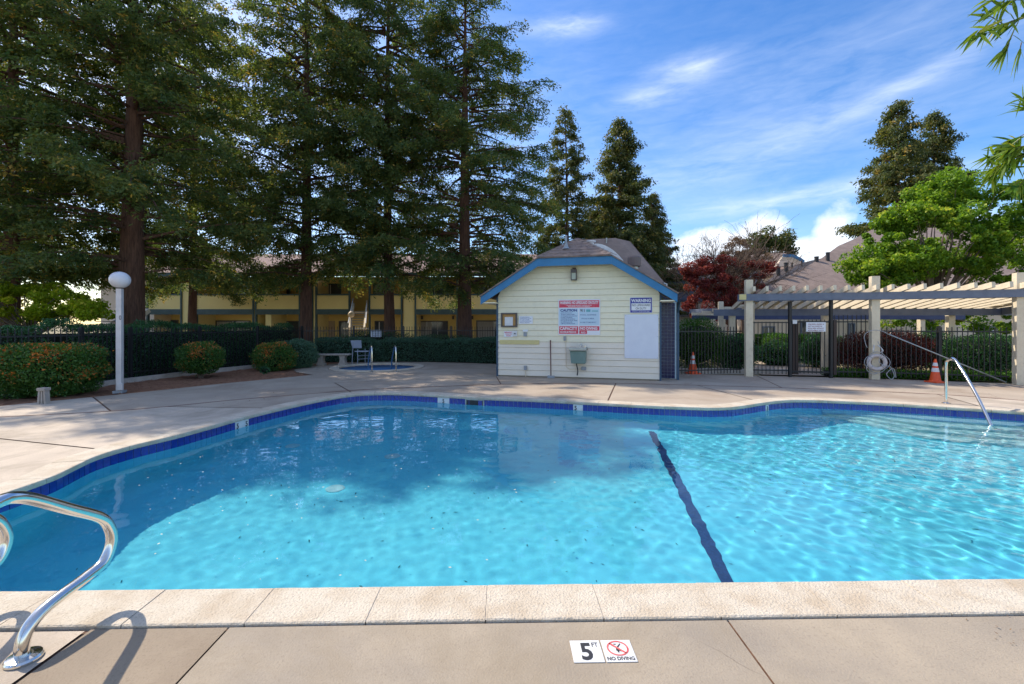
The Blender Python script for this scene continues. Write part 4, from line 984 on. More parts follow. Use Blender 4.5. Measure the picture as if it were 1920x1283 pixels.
fence('iron_fence', 'black picket fence at the far right beyond the last pergola post', [(C_.x+.1, C_.y+.12), (E_.x, E_.y+.1), (E_.x+4, E_.y-2)], 1.50, .08, (.12, 1.36), M['iron'])
hp_ = H(HW+.5, .5, 0)
fence('iron_fence', 'black picket fence between the pool house and first pergola post', [(hp_.x+.1, hp_.y+.5), (A_.x-.1, A_.y+.25)], 1.50, .08, (.12, 1.34), M['iron'], skip_ends=True)

# path beyond the gate with low white kerb
PA = [(8.2, 14.9), (12.0, 14.2), (12.6, 16.5), (11.8, 19.5), (11.0, 24), (9.0, 24), (9.4, 20), (8.6, 17)]
mb = MB(); mb.v = [(x, y, .0) for x, y in PA]; mb.f = [tuple(range(len(PA)))]; B('path', mb, M['deck_far'], kind='structure')
k_ = thing('kerb', 'low white kerb behind the fence right of the pool house', 'kerb', (6, 15.8, 0))
B('segment', MB().beam((4.9, 15.7, .05), (9.3, 15.2, .05), .12, .18), M['kerb'], k_)

# ring buoy on the second post, with rope
bp = B_-nf1*-.0; bc = Vector((B_.x, B_.y, 0))+nf2*.20; c = Vector((bc.x, bc.y, 0)); zc = CAMH+(HZ-680)*13.35/F
t = thing('ring_buoy', 'white life ring hanging on the pergola post with trailing grey rope', 'life ring', c+Vector((0, 0, zc-.3)))
ex = fd2; mb = MB(); rr_, tr = .20, .055; nn, mm_ = 36, 12
for i in range(nn):
    a = 2*math.pi*i/nn; ce = c+ex*math.cos(a)*rr_+Vector((0, 0, zc+math.sin(a)*rr_)); rad = (ex*math.cos(a)+Vector((0, 0, math.sin(a))))
    for k in range(mm_): b = 2*math.pi*k/mm_; mb.v.append(tuple(ce+rad*math.cos(b)*tr+nf2*math.sin(b)*tr*.8))
for i in range(nn):
    for k in range(mm_): mb.f.append((i*mm_+k, i*mm_+(k+1) % mm_, ((i+1) % nn)*mm_+(k+1) % mm_, ((i+1) % nn)*mm_+k))
B('ring', mb, M['life'], t, smooth=True)
for a in (.8, 2.35, 3.93, 5.5):
    ce = c+ex*math.cos(a)*rr_+Vector((0, 0, zc+math.sin(a)*rr_)); B('band', MB().tube([ce+(ex*math.cos(a)+Vector((0, 0, math.sin(a))))*tr*1.06*math.cos(q)+nf2*math.sin(q)*tr*.9 for q in np.linspace(0, 6.28, 14)], .008, 5), M['rope'], t)
pts = []
for i in range(41):
    a = 2*math.pi*i/40; sag = .045*abs(math.sin(2*(a-.8)))
    pts.append(c+nf2*.02+ex*math.cos(a)*(rr_+tr+.01+sag)+Vector((0, 0, zc+math.sin(a)*(rr_+tr+.01+sag))))
B('grab_line', MB().tube(pts, .009, 5), M['rope'], t)
B('rope', MB().tube(crv([c+nf2*.07+Vector((0, 0, zc+.62)), c+nf2*.09+ex*.10+Vector((0, 0, zc+.30)), c+nf2*.09+ex*.02+Vector((0, 0, zc+.05)), c+nf2*.08+ex*.16+Vector((0, 0, zc-.1)), c+nf2*.1+ex*.28+Vector((0, 0, .42)), c+nf2*.1+ex*.38+Vector((0, 0, .16)), c+nf2*.12+ex*.30+Vector((0, 0, .05)), c+nf2*.1+ex*.2+Vector((0, 0, .2)), c+nf2*.1+ex*.36+Vector((0, 0, .36)), c+nf2*.1+ex*.42+Vector((0, 0, .1))], 6), .010, 6), M['rope'], t)
B('rope', MB().tube(crv([c+nf2*.08+ex*-.2+Vector((0, 0, zc+.1)), c+nf2*.1+ex*-.28+Vector((0, 0, zc-.2)), c+nf2*.09+ex*-.12+Vector((0, 0, zc-.34)), c+nf2*.08+ex*.0+Vector((0, 0, zc-.3))], 5), .009, 6), M['rope'], t)
for s in (-.09, .09): B('hook', MB().tube(crv([c-nf2*.08+ex*s*.5+Vector((0, 0, zc+.5)), c+nf2*.06+ex*s+Vector((0, 0, zc+.42)), c+nf2*.08+ex*s*1.3+Vector((0, 0, zc+.34)), c+nf2*.02+ex*s+Vector((0, 0, zc+.3))], 4), .014, 6), M['white'], t)
# rescue hook pole leaning across the fence
pA = D(1634, 627, 13.2); pB = D(1893, 722, 12.1)
pA = Vector((10.95, 13.22, CAMH+(HZ-627)*13.22/F)); pB = Vector((13.45, 12.38, .06))
t = thing('rescue_pole', 'long pale rescue hook pole leaning across the fence by the ring', 'pole', (pB.x, pB.y, 0))
d = (pA-pB).normalized(); B('pole', MB().tube([pB, pA], .018, 8), M['steel_dull'], t, smooth=True)
hk = [pA, pA+d*.25+Vector((0, 0, .0)), pA+d*.45+Vector((-.05, 0, -.10)), pA+d*.55+Vector((-.12, 0, -.28)), pA+d*.52+Vector((-.12, 0, -.50)), pA+d*.50+Vector((-.09, 0, -.62))]
B('hook', MB().tube(crv(hk, 4), .010, 6), M['rope'], t, smooth=True)

# traffic cones
def cone(loc, label, s=1.0):
    t = thing('traffic_cone', label, 'traffic cone', loc, R.uniform(0, 1), 'orange traffic cones on the deck')
    x, y = loc[0], loc[1]; q = lambda pr: [(r_*s, z_*s) for r_, z_ in pr]
    mb = MB(); mb.boxM(Matrix.Translation((x, y, .02*s)) @ Matrix.Rotation(.2, 4, 'Z'), .38*s, .38*s, .04*s); B('base', mb, M['orange'], t, bev=.008)
    rz = lambda z_: .145-(.145-.028)*(z_-.04)/.68
    segs = [('lower_body', .04, .33, 'orange'), ('reflective_band', .33, .45, 'white'), ('middle_body', .45, .51, 'orange'), ('reflective_band', .51, .61, 'white'), ('tip', .61, .72, 'orange')]
    for (nm, a, b, mm) in segs:
        o_ = .003 if mm == 'white' else 0
        B(nm, MB().lathe(q([(rz(a)+o_, a), (rz(b)+o_, b)]), (x, y, 0), 22), M[mm], t, smooth=False)
    B('rim', MB().lathe(q([(.165, .038), (.15, .06), (.145, .065)]), (x, y, 0), 22), M['orange'], t)
    return t
c1 = G(1299, 701); cone((c1.x, c1.y, 0), 'orange traffic cone on the deck beside the pool house', 1.0)
c2 = G(1747.5, 716.5); cone((c2.x, c2.y-.1, 0), 'orange traffic cone in front of the fence under the leaning pole', .92)

# ------------------------------------------------------------------ hand rails at the pool
def rail_pair():
    key = [(45, 1240), (41, 1213), (53, 1178), (78.5, 1147), (116, 1116), (163, 1081), (195, 1053), (209, 1015), (204, 987), (185, 969.5), (126, 954), (63, 936.5), (28, 933), (0, 940)]
    yz = []
    for (u, v) in key:
        y = F*2.4/(960-u); yz.append((y, CAMH-(v-HZ)*y/F))
    yz[0] = (2.237, 0)
    yz += [(2.06, .80), (1.99, .745), (1.96, .65), (1.95, .4), (1.95, .0)]
    path = crv([(0, y, z) for y, z in yz], 5)
    res = []
    for X0, lab_ in ((-2.4, 'curved stainless steel pool grab rail in the near left corner'), (-3.03, 'stainless steel grab rail cut by the left edge of the photo')):
        t = thing('grab_rail', lab_, 'hand rail', (X0, 2.237, 0), 0, 'stainless grab rails at the near pool edge')
        B('tube', MB().tube([p+Vector((X0, 0, 0)) for p in path], .0295, 20), M['steel'], t, smooth=True)
        for yy in (2.237, 1.95): B('flange', MB().lathe([(.072, 0), (.072, .012), (.066, .022), (.034, .028), (.033, .03)], (X0, yy, 0), 28), M['steel'], t, smooth=False)
rail_pair()
# rail going down the steps on the far right
p0 = G(1774, 757); wdir = Vector((-.28, -.96, 0)).normalized()
t = thing('step_rail', 'slanting stainless handrail going down into the pool steps', 'hand rail', p0)
pl_ = D(1872, 803, 8.02); zt = .93
e_ = Vector((pl_.x, pl_.y, -.42))
path = [p0, p0+Vector((0, 0, .45)), p0+Vector((0, 0, zt-.15)), p0+(e_-p0)*.02+Vector((0, 0, zt-.03)), p0+(e_-p0)*.09+Vector((0, 0, zt+.01)), p0+(e_-p0)*.2+Vector((0, 0, zt-.02))]
a = p0+(e_-p0)*.2+Vector((0, 0, zt-.02)); a.z = zt-.02
path = [Vector((p0.x, p0.y, 0)), Vector((p0.x, p0.y, .4)), Vector((p0.x, p0.y, zt-.12))]
h2 = Vector((e_.x-p0.x, e_.y-p0.y, 0)); path += [Vector((p0.x, p0.y, zt-.04))+h2*.02, Vector((p0.x, p0.y, zt+.0))+h2*.09, Vector((p0.x, p0.y, zt-.03))+h2*.22, Vector((p0.x, p0.y, zt*.5-.15))+h2*.62, e_]
B('tube', MB().tube(crv(path, 6), .027, 14), M['steel'], t, smooth=True)
B('flange', MB().lathe([(.075, 0), (.075, .015), (.03, .03)], p0, 22), M['steel'], t); B('flange', MB().lathe([(.07, 0), (.03, .03)], (e_.x, e_.y, -.36), 18), M['steel'], t)
# spa hand rails
for k, (u0, u1, lb) in enumerate(((697.5, 690.5, 'left one of the two thin spa rails in front of the grey chair'), (742.5, 734, 'right one of the two thin spa rails beside the low hedge'))):
    a = G(u0, 697.5); b = Vector(((u1-CX)*17.0/F, 16.9, -.35)); t = thing('spa_rail', lb, 'hand rail', a, 0, 'hand rails of the round spa')
    top = .88; h2 = Vector((b.x-a.x, b.y-a.y, 0))
    B('tube', MB().tube(crv([a, a+Vector((0, 0, .5)), a+Vector((0, 0, top-.08))+h2*.03, a+Vector((0, 0, top))+h2*.16, a+Vector((0, 0, top-.08))+h2*.33, a+Vector((0, 0, .35))+h2*.75, b], 5), .024, 10), M['steel'], t, smooth=True)
    B('flange', MB().lathe([(.06, 0), (.03, .02)], a, 16), M['steel'], t)

# depth marker tiles set in the near deck
t = thing('depth_marker', 'white square tile reading 5 FT set in the near deck', 'depth marker', (.375, 2.295, 0))
rzd = math.radians(1.2); FD = Matrix.Translation((.302, 2.213, .0015)) @ Matrix.Rotation(rzd, 4, 'Z')
plate('tile', FD, 0, .152, 0, .152, .003, M['white_tile'], t); text('5', FD, .045, .012, .058, .122, M['ink'], t, .0036, .03); text('FT', FD, .108, .103, .032, .032, M['ink'], t, .0036, .02)
t = thing('no_diving_marker', 'white square tile with red crossed circle reading NO DIVING', 'marker tile', (.54, 2.295, 0))
FD = Matrix.Translation((.462, 2.216, .0015)) @ Matrix.Rotation(rzd, 4, 'Z')
plate('tile', FD, 0, .152, 0, .152, .003, M['white_tile'], t); text('NO DIVING', FD, .008, .009, .136, .025, M['ink'], t, .0036, .035)
mb = MB(); nn = 40
for i in range(nn):
    a = 2*math.pi*i/nn
    for r_ in (.046, .055): mb.v.append(tuple(FD @ Vector((.076+r_*math.cos(a), .092+r_*math.sin(a)*.96, .0042))))
for i in range(nn): mb.f.append((2*i, 2*i+1, 2*((i+1) % nn)+1, 2*((i+1) % nn)))
a, b = Vector((.076-.035, .092+.035, .0042)), Vector((.076+.035, .092-.035, .0042)); w_ = Vector((.004, .004, 0)); n0 = len(mb.v)
mb.v += [tuple(FD @ q) for q in (a-w_, b-w_, b+w_, a+w_)]; mb.f.append((n0, n0+1, n0+2, n0+3)); fixm = mat('marker red', (.62, .07, .06), .4, (.7, .2, .17), 60)
obj('prohibition_ring', mb.mesh('prohibition_ring'), fixm, t)
mb = MB(); L3 = lambda pts: mb.add([FD @ Vector((.076+x, .092+y, .0039)) for x, y in pts], [tuple(range(len(pts)))])
L3([(.018, .034), (.022, .030), (.004, .004), (-.004, .008)]); L3([(-.004, .008), (.004, .004), (.006, -.018), (-.010, -.018), (-.010, -.004)]); L3([(-.006, -.018), (.004, -.018), (.002, -.03), (-.004, -.03)]); L3([(.005, -.010), (.016, -.020), (.012, -.024), (.003, -.016)])
L3([(-.016, .032), (-.001, .032), (-.003, .026), (-.014, .026)])
obj('diver_pictogram', mb.mesh('diver_pictogram'), M['ink'], t)

# ------------------------------------------------------------------ lamp post, bollard light, bench, chair
lp = G(224.5, 737); t = thing('lamp_post', 'white square lamp post with broken milky globe beside the mulch bed', 'lamp post', lp)
T = Matrix.Translation(lp) @ Matrix.Rotation(.25, 4, 'Z')
mb = MB(); mb.box(-.056, .056, -.056, .056, .06, 2.5, T); B('pole', mb, M['lamp_white'], t, bev=.006)
mb = MB(); mb.box(-.10, .10, -.10, .10, 0, .06, T); B('foot', mb, M['grey_box'], t)
mb = MB(); mb.box(.0, .11, -.12, -.057, .08, .24, T); B('junction_box', mb, M['lamp_white'], t, bev=.006)
me = txt_mesh('0', .01); me.transform(T @ Matrix.Translation((.015, -.0575, 1.75)) @ Matrix.Rotation(math.pi/2, 4, 'X') @ Matrix.Diagonal((.045, .11, 1, 1))); obj('lettering', me, M['ink'], t)
B('neck', MB().lathe([(.06, 2.5), (.08, 2.53), (.07, 2.56)], (lp.x, lp.y, 0), 20), M['dark_wood'], t)
# globe: squashed sphere with a broken notch on top
mb = MB(); nu, nv = 40, 22; gc = Vector((lp.x, lp.y, 2.71))
for j in range(nv+1):
    th = math.pi*(1-j/nv*.97)
    for i in range(nu):
        a = 2*math.pi*i/nu; r_ = .21*math.sin(th)*(1.0+.02*math.sin(3*a)); z_ = .20*math.cos(th)
        jag = .09*math.exp(-((a-4.4)/.35)**2)+.02*math.sin(9*a)*math.exp(-((a-4.4)/.8)**2)
        if j > nv-7: z_ -= jag*(j-(nv-7))/7*.9
        mb.v.append((gc.x+r_*math.cos(a), gc.y+r_*math.sin(a), gc.z+z_))
for j in range(nv):
    for i in range(nu): a, b = j*nu+i, j*nu+(i+1) % nu; mb.f.append((a, b, b+nu, a+nu))
B('globe', mb, M['globe'], t, smooth=True)
bl_ = G(82, 757); t = thing('bollard_light', 'short louvred bollard light in front of the largest round shrub', 'bollard', bl_)
mb = MB()
for (x0, x1) in ((-.075, -.035), (-.015, .02), (.04, .075)): mb.add([(bl_.x+x0*1.2, bl_.y-.05, 0), (bl_.x+x1*1.2, bl_.y-.05, 0), (bl_.x+x1*1.2, bl_.y+.05, 0), (bl_.x+x0*1.2, bl_.y+.05, 0), (bl_.x+x0*.9, bl_.y-.05, .27), (bl_.x+x1*.9, bl_.y-.05, .27), (bl_.x+x1*.9, bl_.y+.05, .27), (bl_.x+x0*.9, bl_.y+.05, .27)], [(0, 1, 5, 4), (1, 2, 6, 5), (2, 3, 7, 6), (3, 0, 4, 7), (4, 5, 6, 7)])
B('legs', mb, M['bench'], t); mb = MB(); mb.box(bl_.x-.085, bl_.x+.085, bl_.y-.07, bl_.y+.07, .27, .33); B('cap', mb, M['bench'], t, bev=.008)
mb = MB(); mb.box(bl_.x-.05, bl_.x+.05, bl_.y-.03, bl_.y+.04, .02, .27); B('inner_core', mb, M['ink'], t)

bn = Vector(((623-CX)*18.3/F, 18.3, 0)); t = thing('stone_bench', 'cast concrete bench with two pedestal legs beside the spa', 'bench', bn)
mb = MB(); mb.boxM(Matrix.Translation((bn.x, bn.y, .43)) @ Matrix.Rotation(.10, 4, 'Z'), 1.44, .40, .06); B('seat', mb, M['bench'], t, bev=.012)
for s in (-.42, .42):
    mb = MB()
    prof = [(.15, 0), (.16, .05), (.11, .11), (.09, .22), (.10, .32), (.15, .40)]
    for (r_, z) in prof: mb.v += [(bn.x+s+x*r_, bn.y+s*.10+y*.13, z) for x, y in ((-1, -1), (1, -1), (1, 1), (-1, 1))]
    for i in range(len(prof)-1):
        for k in range(4): mb.f.append((i*4+k, i*4+(k+1) % 4, i*4+4+(k+1) % 4, i*4+4+k))
    mb.f += [(3, 2, 1, 0), tuple(range(len(mb.v)-4, len(mb.v)))]; B('leg', mb, M['bench'], t)

cy_ = 19.0; X = lambda u: (u-CX)*cy_/F; cz = lambda v: CAMH+(HZ-v)*cy_/F
t = thing('high_chair', 'tall blue grey bar chair standing between the bench and spa', 'chair', (X(678), cy_, 0))
lx0, lx1 = X(664), X(692); q = lambda p, r_, nm: B(nm, MB().tube(p, r_, 8), M['grey_plastic'], t)
q([(lx0-.02, cy_-.2, 0), (lx0, cy_-.18, .5), (lx0+.05, cy_-.24, .92)], .018, 'leg'); q([(X(673), cy_-.16, 0), (X(673), cy_-.16, .62)], .018, 'leg'); q([(lx1, cy_+.2, 0), (lx1, cy_+.2, .62)], .018, 'leg'); q([(X(681), cy_+.25, 0), (X(681), cy_+.25, .60)], .018, 'leg')
mb = MB(); mb.box(X(668), lx1+.02, cy_-.2, cy_+.25, .50, .54); B('seat', mb, M['grey_plastic'], t, bev=.008)
mb = MB(); mb.add([(X(661), cy_-.26, .98), (X(681), cy_-.26, .99), (X(681), cy_-.2, .66), (X(664), cy_-.2, .66), (X(661), cy_-.23, .98), (X(681), cy_-.23, .99), (X(681), cy_-.17, .66), (X(664), cy_-.17, .66)], [(0, 1, 2, 3), (7, 6, 5, 4), (0, 4, 5, 1), (1, 5, 6, 2), (2, 6, 7, 3), (3, 7, 4, 0)]); B('backrest', mb, M['grey_plastic'], t)
for z in (.20, .34): q([(X(673), cy_-.16, z), (lx1, cy_+.2, z)], .012, 'stretcher')
# white sign wired on the back fence
a = D(695, 632, 20.82); b = D(715, 619, 20.82); t = thing('fence_sign', 'pale lavender sign hung on the black fence behind the spa', 'sign', (a.x, 20.82, a.z))
Fs = frame((0, 20.84, 0), (1, 0, 0), (0, 0, 1)); plate('panel', Fs, a.x, b.x, a.z, b.z, .008, M['panel'], t)
for i, s in enumerate(('SPA RULES', 'NO CHILDREN', 'UNDER 14')): text(s, Fs, a.x+.06, b.z-.11-.09*i, .36, .05, M['ink_lines'], t, .009, .02)
# ------------------------------------------------------------------ buildings
def window(parent, x0, x1, z0, z1, y, glass=M['glass_dark'], frame_m=M['green_trim'], mull=1, curtain=None, th=.08):
    mb = MB()
    for (a, b, c, d) in ((x0, x1, z0, z0+.07), (x0, x1, z1-.07, z1), (x0, x0+.07, z0+.07, z1-.07), (x1-.07, x1, z0+.07, z1-.07)): mb.box(a, b, y-th, y, c, d)
    w = B('window', mb, frame_m, parent)
    mb = MB(); mb.box(x0+.07, x1-.07, y-.03, y-.01, z0+.07, z1-.07); B('pane', mb, glass, w)
    if curtain: mb = MB(); mb.box(x0+.09, x0+.07+(x1-x0)*curtain, y-.045, y-.035, z0+.09, z1-.09); B('curtain', mb, M['curtain'], w)
    for k in range(mull): xm = x0+(x1-x0)*(k+1)/(mull+1); mb = MB(); mb.box(xm-.03, xm+.03, y-.06, y-.032, z0+.07, z1-.07); B('mullion', mb, M['white'], w)
YB = 31.0; XB = lambda u, y=YB: (u-CX)*y/F; ZB = lambda v, y=YB: CAMH+(HZ-v)*y/F
ap = thing('apartment_building', 'yellow two storey apartment building with green trimmed balconies behind the redwoods', 'apartment building', (XB(560), 33, 0))
YW = 33.2
mb = MB(); mb.box(XB(178), XB(1080), YW, YW+8, 0, 5.1); B('wall', mb, M['yellow_wall'], ap)
mb = MB(); mb.box(XB(174), XB(276), YB+.6, YW+.1, 0, 5.1); B('end_wall', mb, M['beige_wall'], ap)
# roof
mb = MB(); e0, e1 = XB(160), XB(1090)
mb.prism([(e0, YB-.5, 5.0), (e1, YB-.5, 5.0), (e1, 37.5, 7.3), (e0+3, 37.5, 7.3)], (0, 0, .12)); B('roof', mb, M['roof_pink'], ap)
mb = MB(); mb.prism([(e0, 44, 5.0), (e0, YB-.5, 5.0), (e0+3, 37.5, 7.3)], (0, 0, .12)); B('roof', mb, M['roof_pink'], ap)
mb = MB(); mb.box(e0, e1, YB-.58, YB-.52, 4.86, 5.1); B('fascia', mb, M['green_trim'], ap)
bal = [(278, 339), (369, 474), (481, 561), (566, 584), (594, 654), (694, 752), (780, 856), (874, 960), (975, 1040)]
for (u0, u1) in bal:
    x0, x1 = XB(u0), XB(u1); n = 7
    for k in range(n): z = ZB(580)+(ZB(554)-ZB(580))*k/n; dz = (ZB(554)-ZB(580))/n; mb = MB(); mb.add([(x0, YB-.02, z), (x1, YB-.02, z), (x1, YB+.02, z+dz), (x0, YB+.02, z+dz), (x0, YB+.08, z), (x1, YB+.08, z), (x1, YB+.08, z+dz), (x0, YB+.08, z+dz)], [(0, 1, 2, 3), (7, 6, 5, 4), (0, 4, 5, 1), (2, 6, 7, 3), (0, 3, 7, 4), (1, 5, 6, 2)]); B('balcony_board', mb, M['yellow_pale'], ap)
    mb = MB(); mb.box(x0-.05, x1+.05, YB-.06, YB+.12, ZB(554)+.002, ZB(554)+.10); B('balcony_cap', mb, M['green_trim'], ap)
    mb = MB(); mb.box(x0-.05, x1+.05, YB-.07, YB+.13, ZB(590), ZB(580)-.003); B('balcony_beam', mb, M['green_trim'], ap)
    for s in (x0-.09, x1-.01): mb = MB(); mb.box(s, s+.1, YB-.065, YB+.125, 0, 5.0); B('balcony_post', mb, M['green_trim'], ap)
mb = MB(); mb.box(XB(278), XB(1040), YB+.14, YW, ZB(588), ZB(583)); B('balcony_floor', mb, M['beige_wall'], ap)
for (u0, u1) in ((341, 366), (587, 592), (474, 480), (497, 508), (756, 777), (858, 871), (964, 973)):
    mb = MB(); mb.box(XB(u0)+.02, XB(u1), YB+.02, YW, 0, 5.0); B('pier', mb, M['yellow_pale'], ap)
for (u0, u1, v0, v1, m_) in ((301, 335, 600, 640, 0), (405, 470, 601, 638, 1), (518, 562, 602, 640, 1), (636, 658, 602, 640, 1), (703, 720, 602, 640, 1), (781, 840, 602, 640, 2), (893, 960, 601, 640, 1)):
    window(ap, XB(u0, YW), XB(u1, YW), max(.05, ZB(v1+3, YW)), ZB(v0, YW), YW, mull=m_, curtain=.45 if u0 in (405, 781, 893) else None, frame_m=M['dark_wood'])
mb = MB(); mb.box(XB(609, YW), XB(628, YW), YW-.05, YW, .1, ZB(602, YW)); B('door', mb, M['tan_door'], ap)
for (u0, u1) in ((300, 336), (392, 420), (440, 468), (505, 545), (600, 640), (700, 740), (790, 840), (890, 940)):
    window(ap, XB(u0, YW), XB(u1, YW), 2.75, 4.6, YW, mull=1, curtain=.4 if u0 % 20 == 0 else None)
for u in (790, 848, 884): mb = MB(); mb.box(XB(u, YW), XB(u, YW)+.14, YW-.14, YW, 2.0, 2.25); B('porch_light', mb, M['dark_wood'], ap)
mb = MB(); mb.v = [(-34, 24.5, -.03), (5, 24.5, -.03), (5, 33.2, -.03), (-34, 33.2, -.03)]; mb.f = [(0, 1, 2, 3)]; B('bounce_ground', mb, M['deck3'], kind='structure')  # pale ground added to bounce light onto the apartment facade
# outside stairs
st = thing('outdoor_stairs', 'cream outdoor staircase climbing to the upper balcony behind the redwoods', 'stairs', (XB(672, 28), 28, 0))
p = lambda u, v, y: Vector(((u-CX)*y/F, y, CAMH+(HZ-v)*y/F))
for (a, b) in ((p(655, 618, 27.6), p(663, 572, 31)), (p(683, 618, 27.6), p(687, 576, 31))): B('stringer', MB().beam(a, b, .10, .30), M['cream'], st)
for k in range(8): f = k/8; a = p(657, 616, 27.6).lerp(p(665, 580, 31), f); b = p(682, 616, 27.6).lerp(p(686, 580, 31), f); B('tread', MB().beam(a, b, .32, .05), M['bench'], st)
for (a, b) in ((p(653, 606, 27.5), p(662, 560, 31)), (p(686, 606, 27.5), p(688, 564, 31))): B('hand_rail', MB().tube([a, b], .03, 6), M['white'], st)
mb = MB(); a = p(648, 615, 27.4); b = p(690, 615, 27.4); mb.box(a.x, b.x, 27.0, 27.5, ZB(615, 27.4)-.08, ZB(615, 27.4)); B('landing', mb, M['cream'], st)
for u in (655, 684): a = p(u, 615, 27.4); B('support_post', MB().tube([a, Vector((a.x, a.y, 0))], .05, 6), M['cream'], st)
a = p(658.5, 590, 26.5); t = thing('globe_lamp', 'warm cream globe lamp on a thin post beside the outdoor stairs', 'lamp post', (a.x, a.y, 0))
B('pole', MB().tube([Vector((a.x, a.y, 0)), a-Vector((0, 0, .15))], .05, 8), M['bench'], t); B('globe', MB().lathe([(.01, -.19), (.11, -.16), (.18, -.06), (.18, .06), (.11, .15), (.01, .19)], a, 16), mat('cream globe', (.62, .48, .30), .5), t, smooth=True)
# small stair on the left of the building
st = thing('outdoor_stairs', 'pale outdoor stairs at the left end of the yellow building', 'stairs', (XB(262), 30, 0))
for (a, b) in ((p(205, 611, 29), p(275, 565, 30.5)), (p(240, 612, 28.6), p(280, 582, 30))): B('stringer', MB().beam(a, b, .08, .28), M['white'], st)
for k in range(7): f = k/7; a = p(207, 610, 29).lerp(p(276, 568, 30.5), f); B('tread', MB().box(a.x-.2, a.x+.2, a.y-1.2, a.y, a.z, a.z+.05), M['bench'], st)

# right: big brown roofed building, second roof behind it, house beyond the plum tree
rb = thing('brown_roof_building', 'large building with sweeping brown shingle roof behind the pergola', 'building', (25, 27, 0))
Rp = [D(1408, 556, 25), D(2100, 556, 25), D(2100, 425, 33), D(1640, 428, 33), D(1600, 449, 31.6), D(1572, 461, 30.6), D(1540, 484.5, 29.3), D(1504, 493, 28.4), D(1462, 506, 27.4)]
mb = MB(); n = len(Rp); mb.v = [tuple(q) for q in Rp]+[(q.x, q.y, q.z-.14) for q in Rp]
tri = [(0, 8, 7), (0, 7, 6), (0, 6, 1), (1, 6, 5), (1, 5, 4), (1, 4, 3), (1, 3, 2)]
mb.f = [t_[::-1] for t_ in tri]+[tuple(i+n for i in t_) for t_ in tri]+[(i, (i+1) % n, n+(i+1) % n, n+i) for i in range(n)]
B('roof', mb, M['roof_far'], rb)
mb = MB(); mb.box(Rp[0].x+.4, 36, 25.6, 33, 0, Rp[0].z-.05); B('wall', mb, M['beige_wall'], rb)
mb = MB(); mb.box(Rp[0].x, 37, 24.9, 25.0, Rp[0].z-.32, Rp[0].z-.06); B('fascia', mb, M['slate'], rb)
for i, (u0, u1, v0, v1) in enumerate(((1428, 1452, 612, 628), (1500, 1540, 602, 640), (1590, 1602, 606, 636), (1665, 1700, 640, 660), (1840, 1880, 612, 624))):
    window(rb, (u0-CX)*25.6/F, (u1-CX)*25.6/F, CAMH+(HZ-v1)*25.6/F, CAMH+(HZ-v0)*25.6/F, 25.6, frame_m=M['slate'])
for (u, v, h_, r_, y) in ((1552, 491, .55, .11, 29.0), (1531, 491, .28, .12, 28.9), (1503, 497, .22, .05, 28.2), (1485, 501, .22, .05, 27.8), (1474, 503, .28, .12, 27.4), (1459, 510, .26, .12, 27.0)):
    a = D(u, v, y); B('roof_vent', MB().lathe([(r_, -.2), (r_, h_), (r_*1.15, h_), (r_*1.15, h_+.05)], a, 10), M['ink'], rb)
rb2 = thing('far_roofed_building', 'distant brown roofed building with dark blue gable edge behind the plum tree', 'building', (22, 40, 0))
q = [D(1385, 520, 38), D(1530, 505, 38), D(1500, 486, 40), D(1470, 474, 41), D(1405, 478, 42), D(1390, 486, 42)]
mb = MB(); mb.prism(q, (0, 0, -.15)); B('roof', mb, M['roof_far'], rb2)
mb = MB(); mb.box(q[0].x+.4, q[1].x-.5, 38.5, 42, 0, q[0].z+.2); B('wall', mb, M['beige_wall'], rb2)
mb = MB(); a = [D(1468, 479, 37.8), D(1487, 480, 37.8), D(1500, 486, 37.8), D(1507, 491, 37.8)]
for i in range(3): mb.beam(a[i], a[i+1], .12, .22)
B('gable_edge', mb, M['blue'], rb2)
mb = MB(); mb.prism([D(1468, 481, 38), D(1487, 482, 38), D(1500, 488, 38), D(1500, 500, 38), D(1455, 500, 38)], (0, .3, 0)); B('gable_wall', mb, M['beige_wall'], rb2)
a = D(1420, 482, 40); B('roof_vent', MB().lathe([(.15, -.2), (.15, .3)], a, 8), M['ink'], rb2)
gh = thing('grey_house', 'pale grey house with dark roof and window between pool house and plum tree', 'house', (13, 34, 0))
mb = MB(); mb.box((1235-CX)*34/F, (1440-CX)*34/F, 34, 40, 0, CAMH+(HZ-562)*34/F); B('wall', mb, M['grey_wall'], gh)
mb = MB(); mb.prism([D(1225, 566, 33.4), D(1446, 566, 33.4), D(1420, 505, 38), D(1262, 505, 38)], (0, 0, .15)); B('roof', mb, mat('dark slate roof', (.05, .05, .065), .9, (.075, .07, .08), 3), gh)
window(gh, (1283-CX)*34/F, (1302-CX)*34/F, CAMH+(HZ-592)*34/F, CAMH+(HZ-566)*34/F-.05, 34, frame_m=M['dark_wood'])
mb = MB(); mb.box((1265-CX)*33.9/F, (1330-CX)*33.9/F, 33.5, 33.95, CAMH+(HZ-594)*34/F, CAMH+(HZ-591)*34/F); B('balcony_rail', mb, M['dark_wood'], gh)

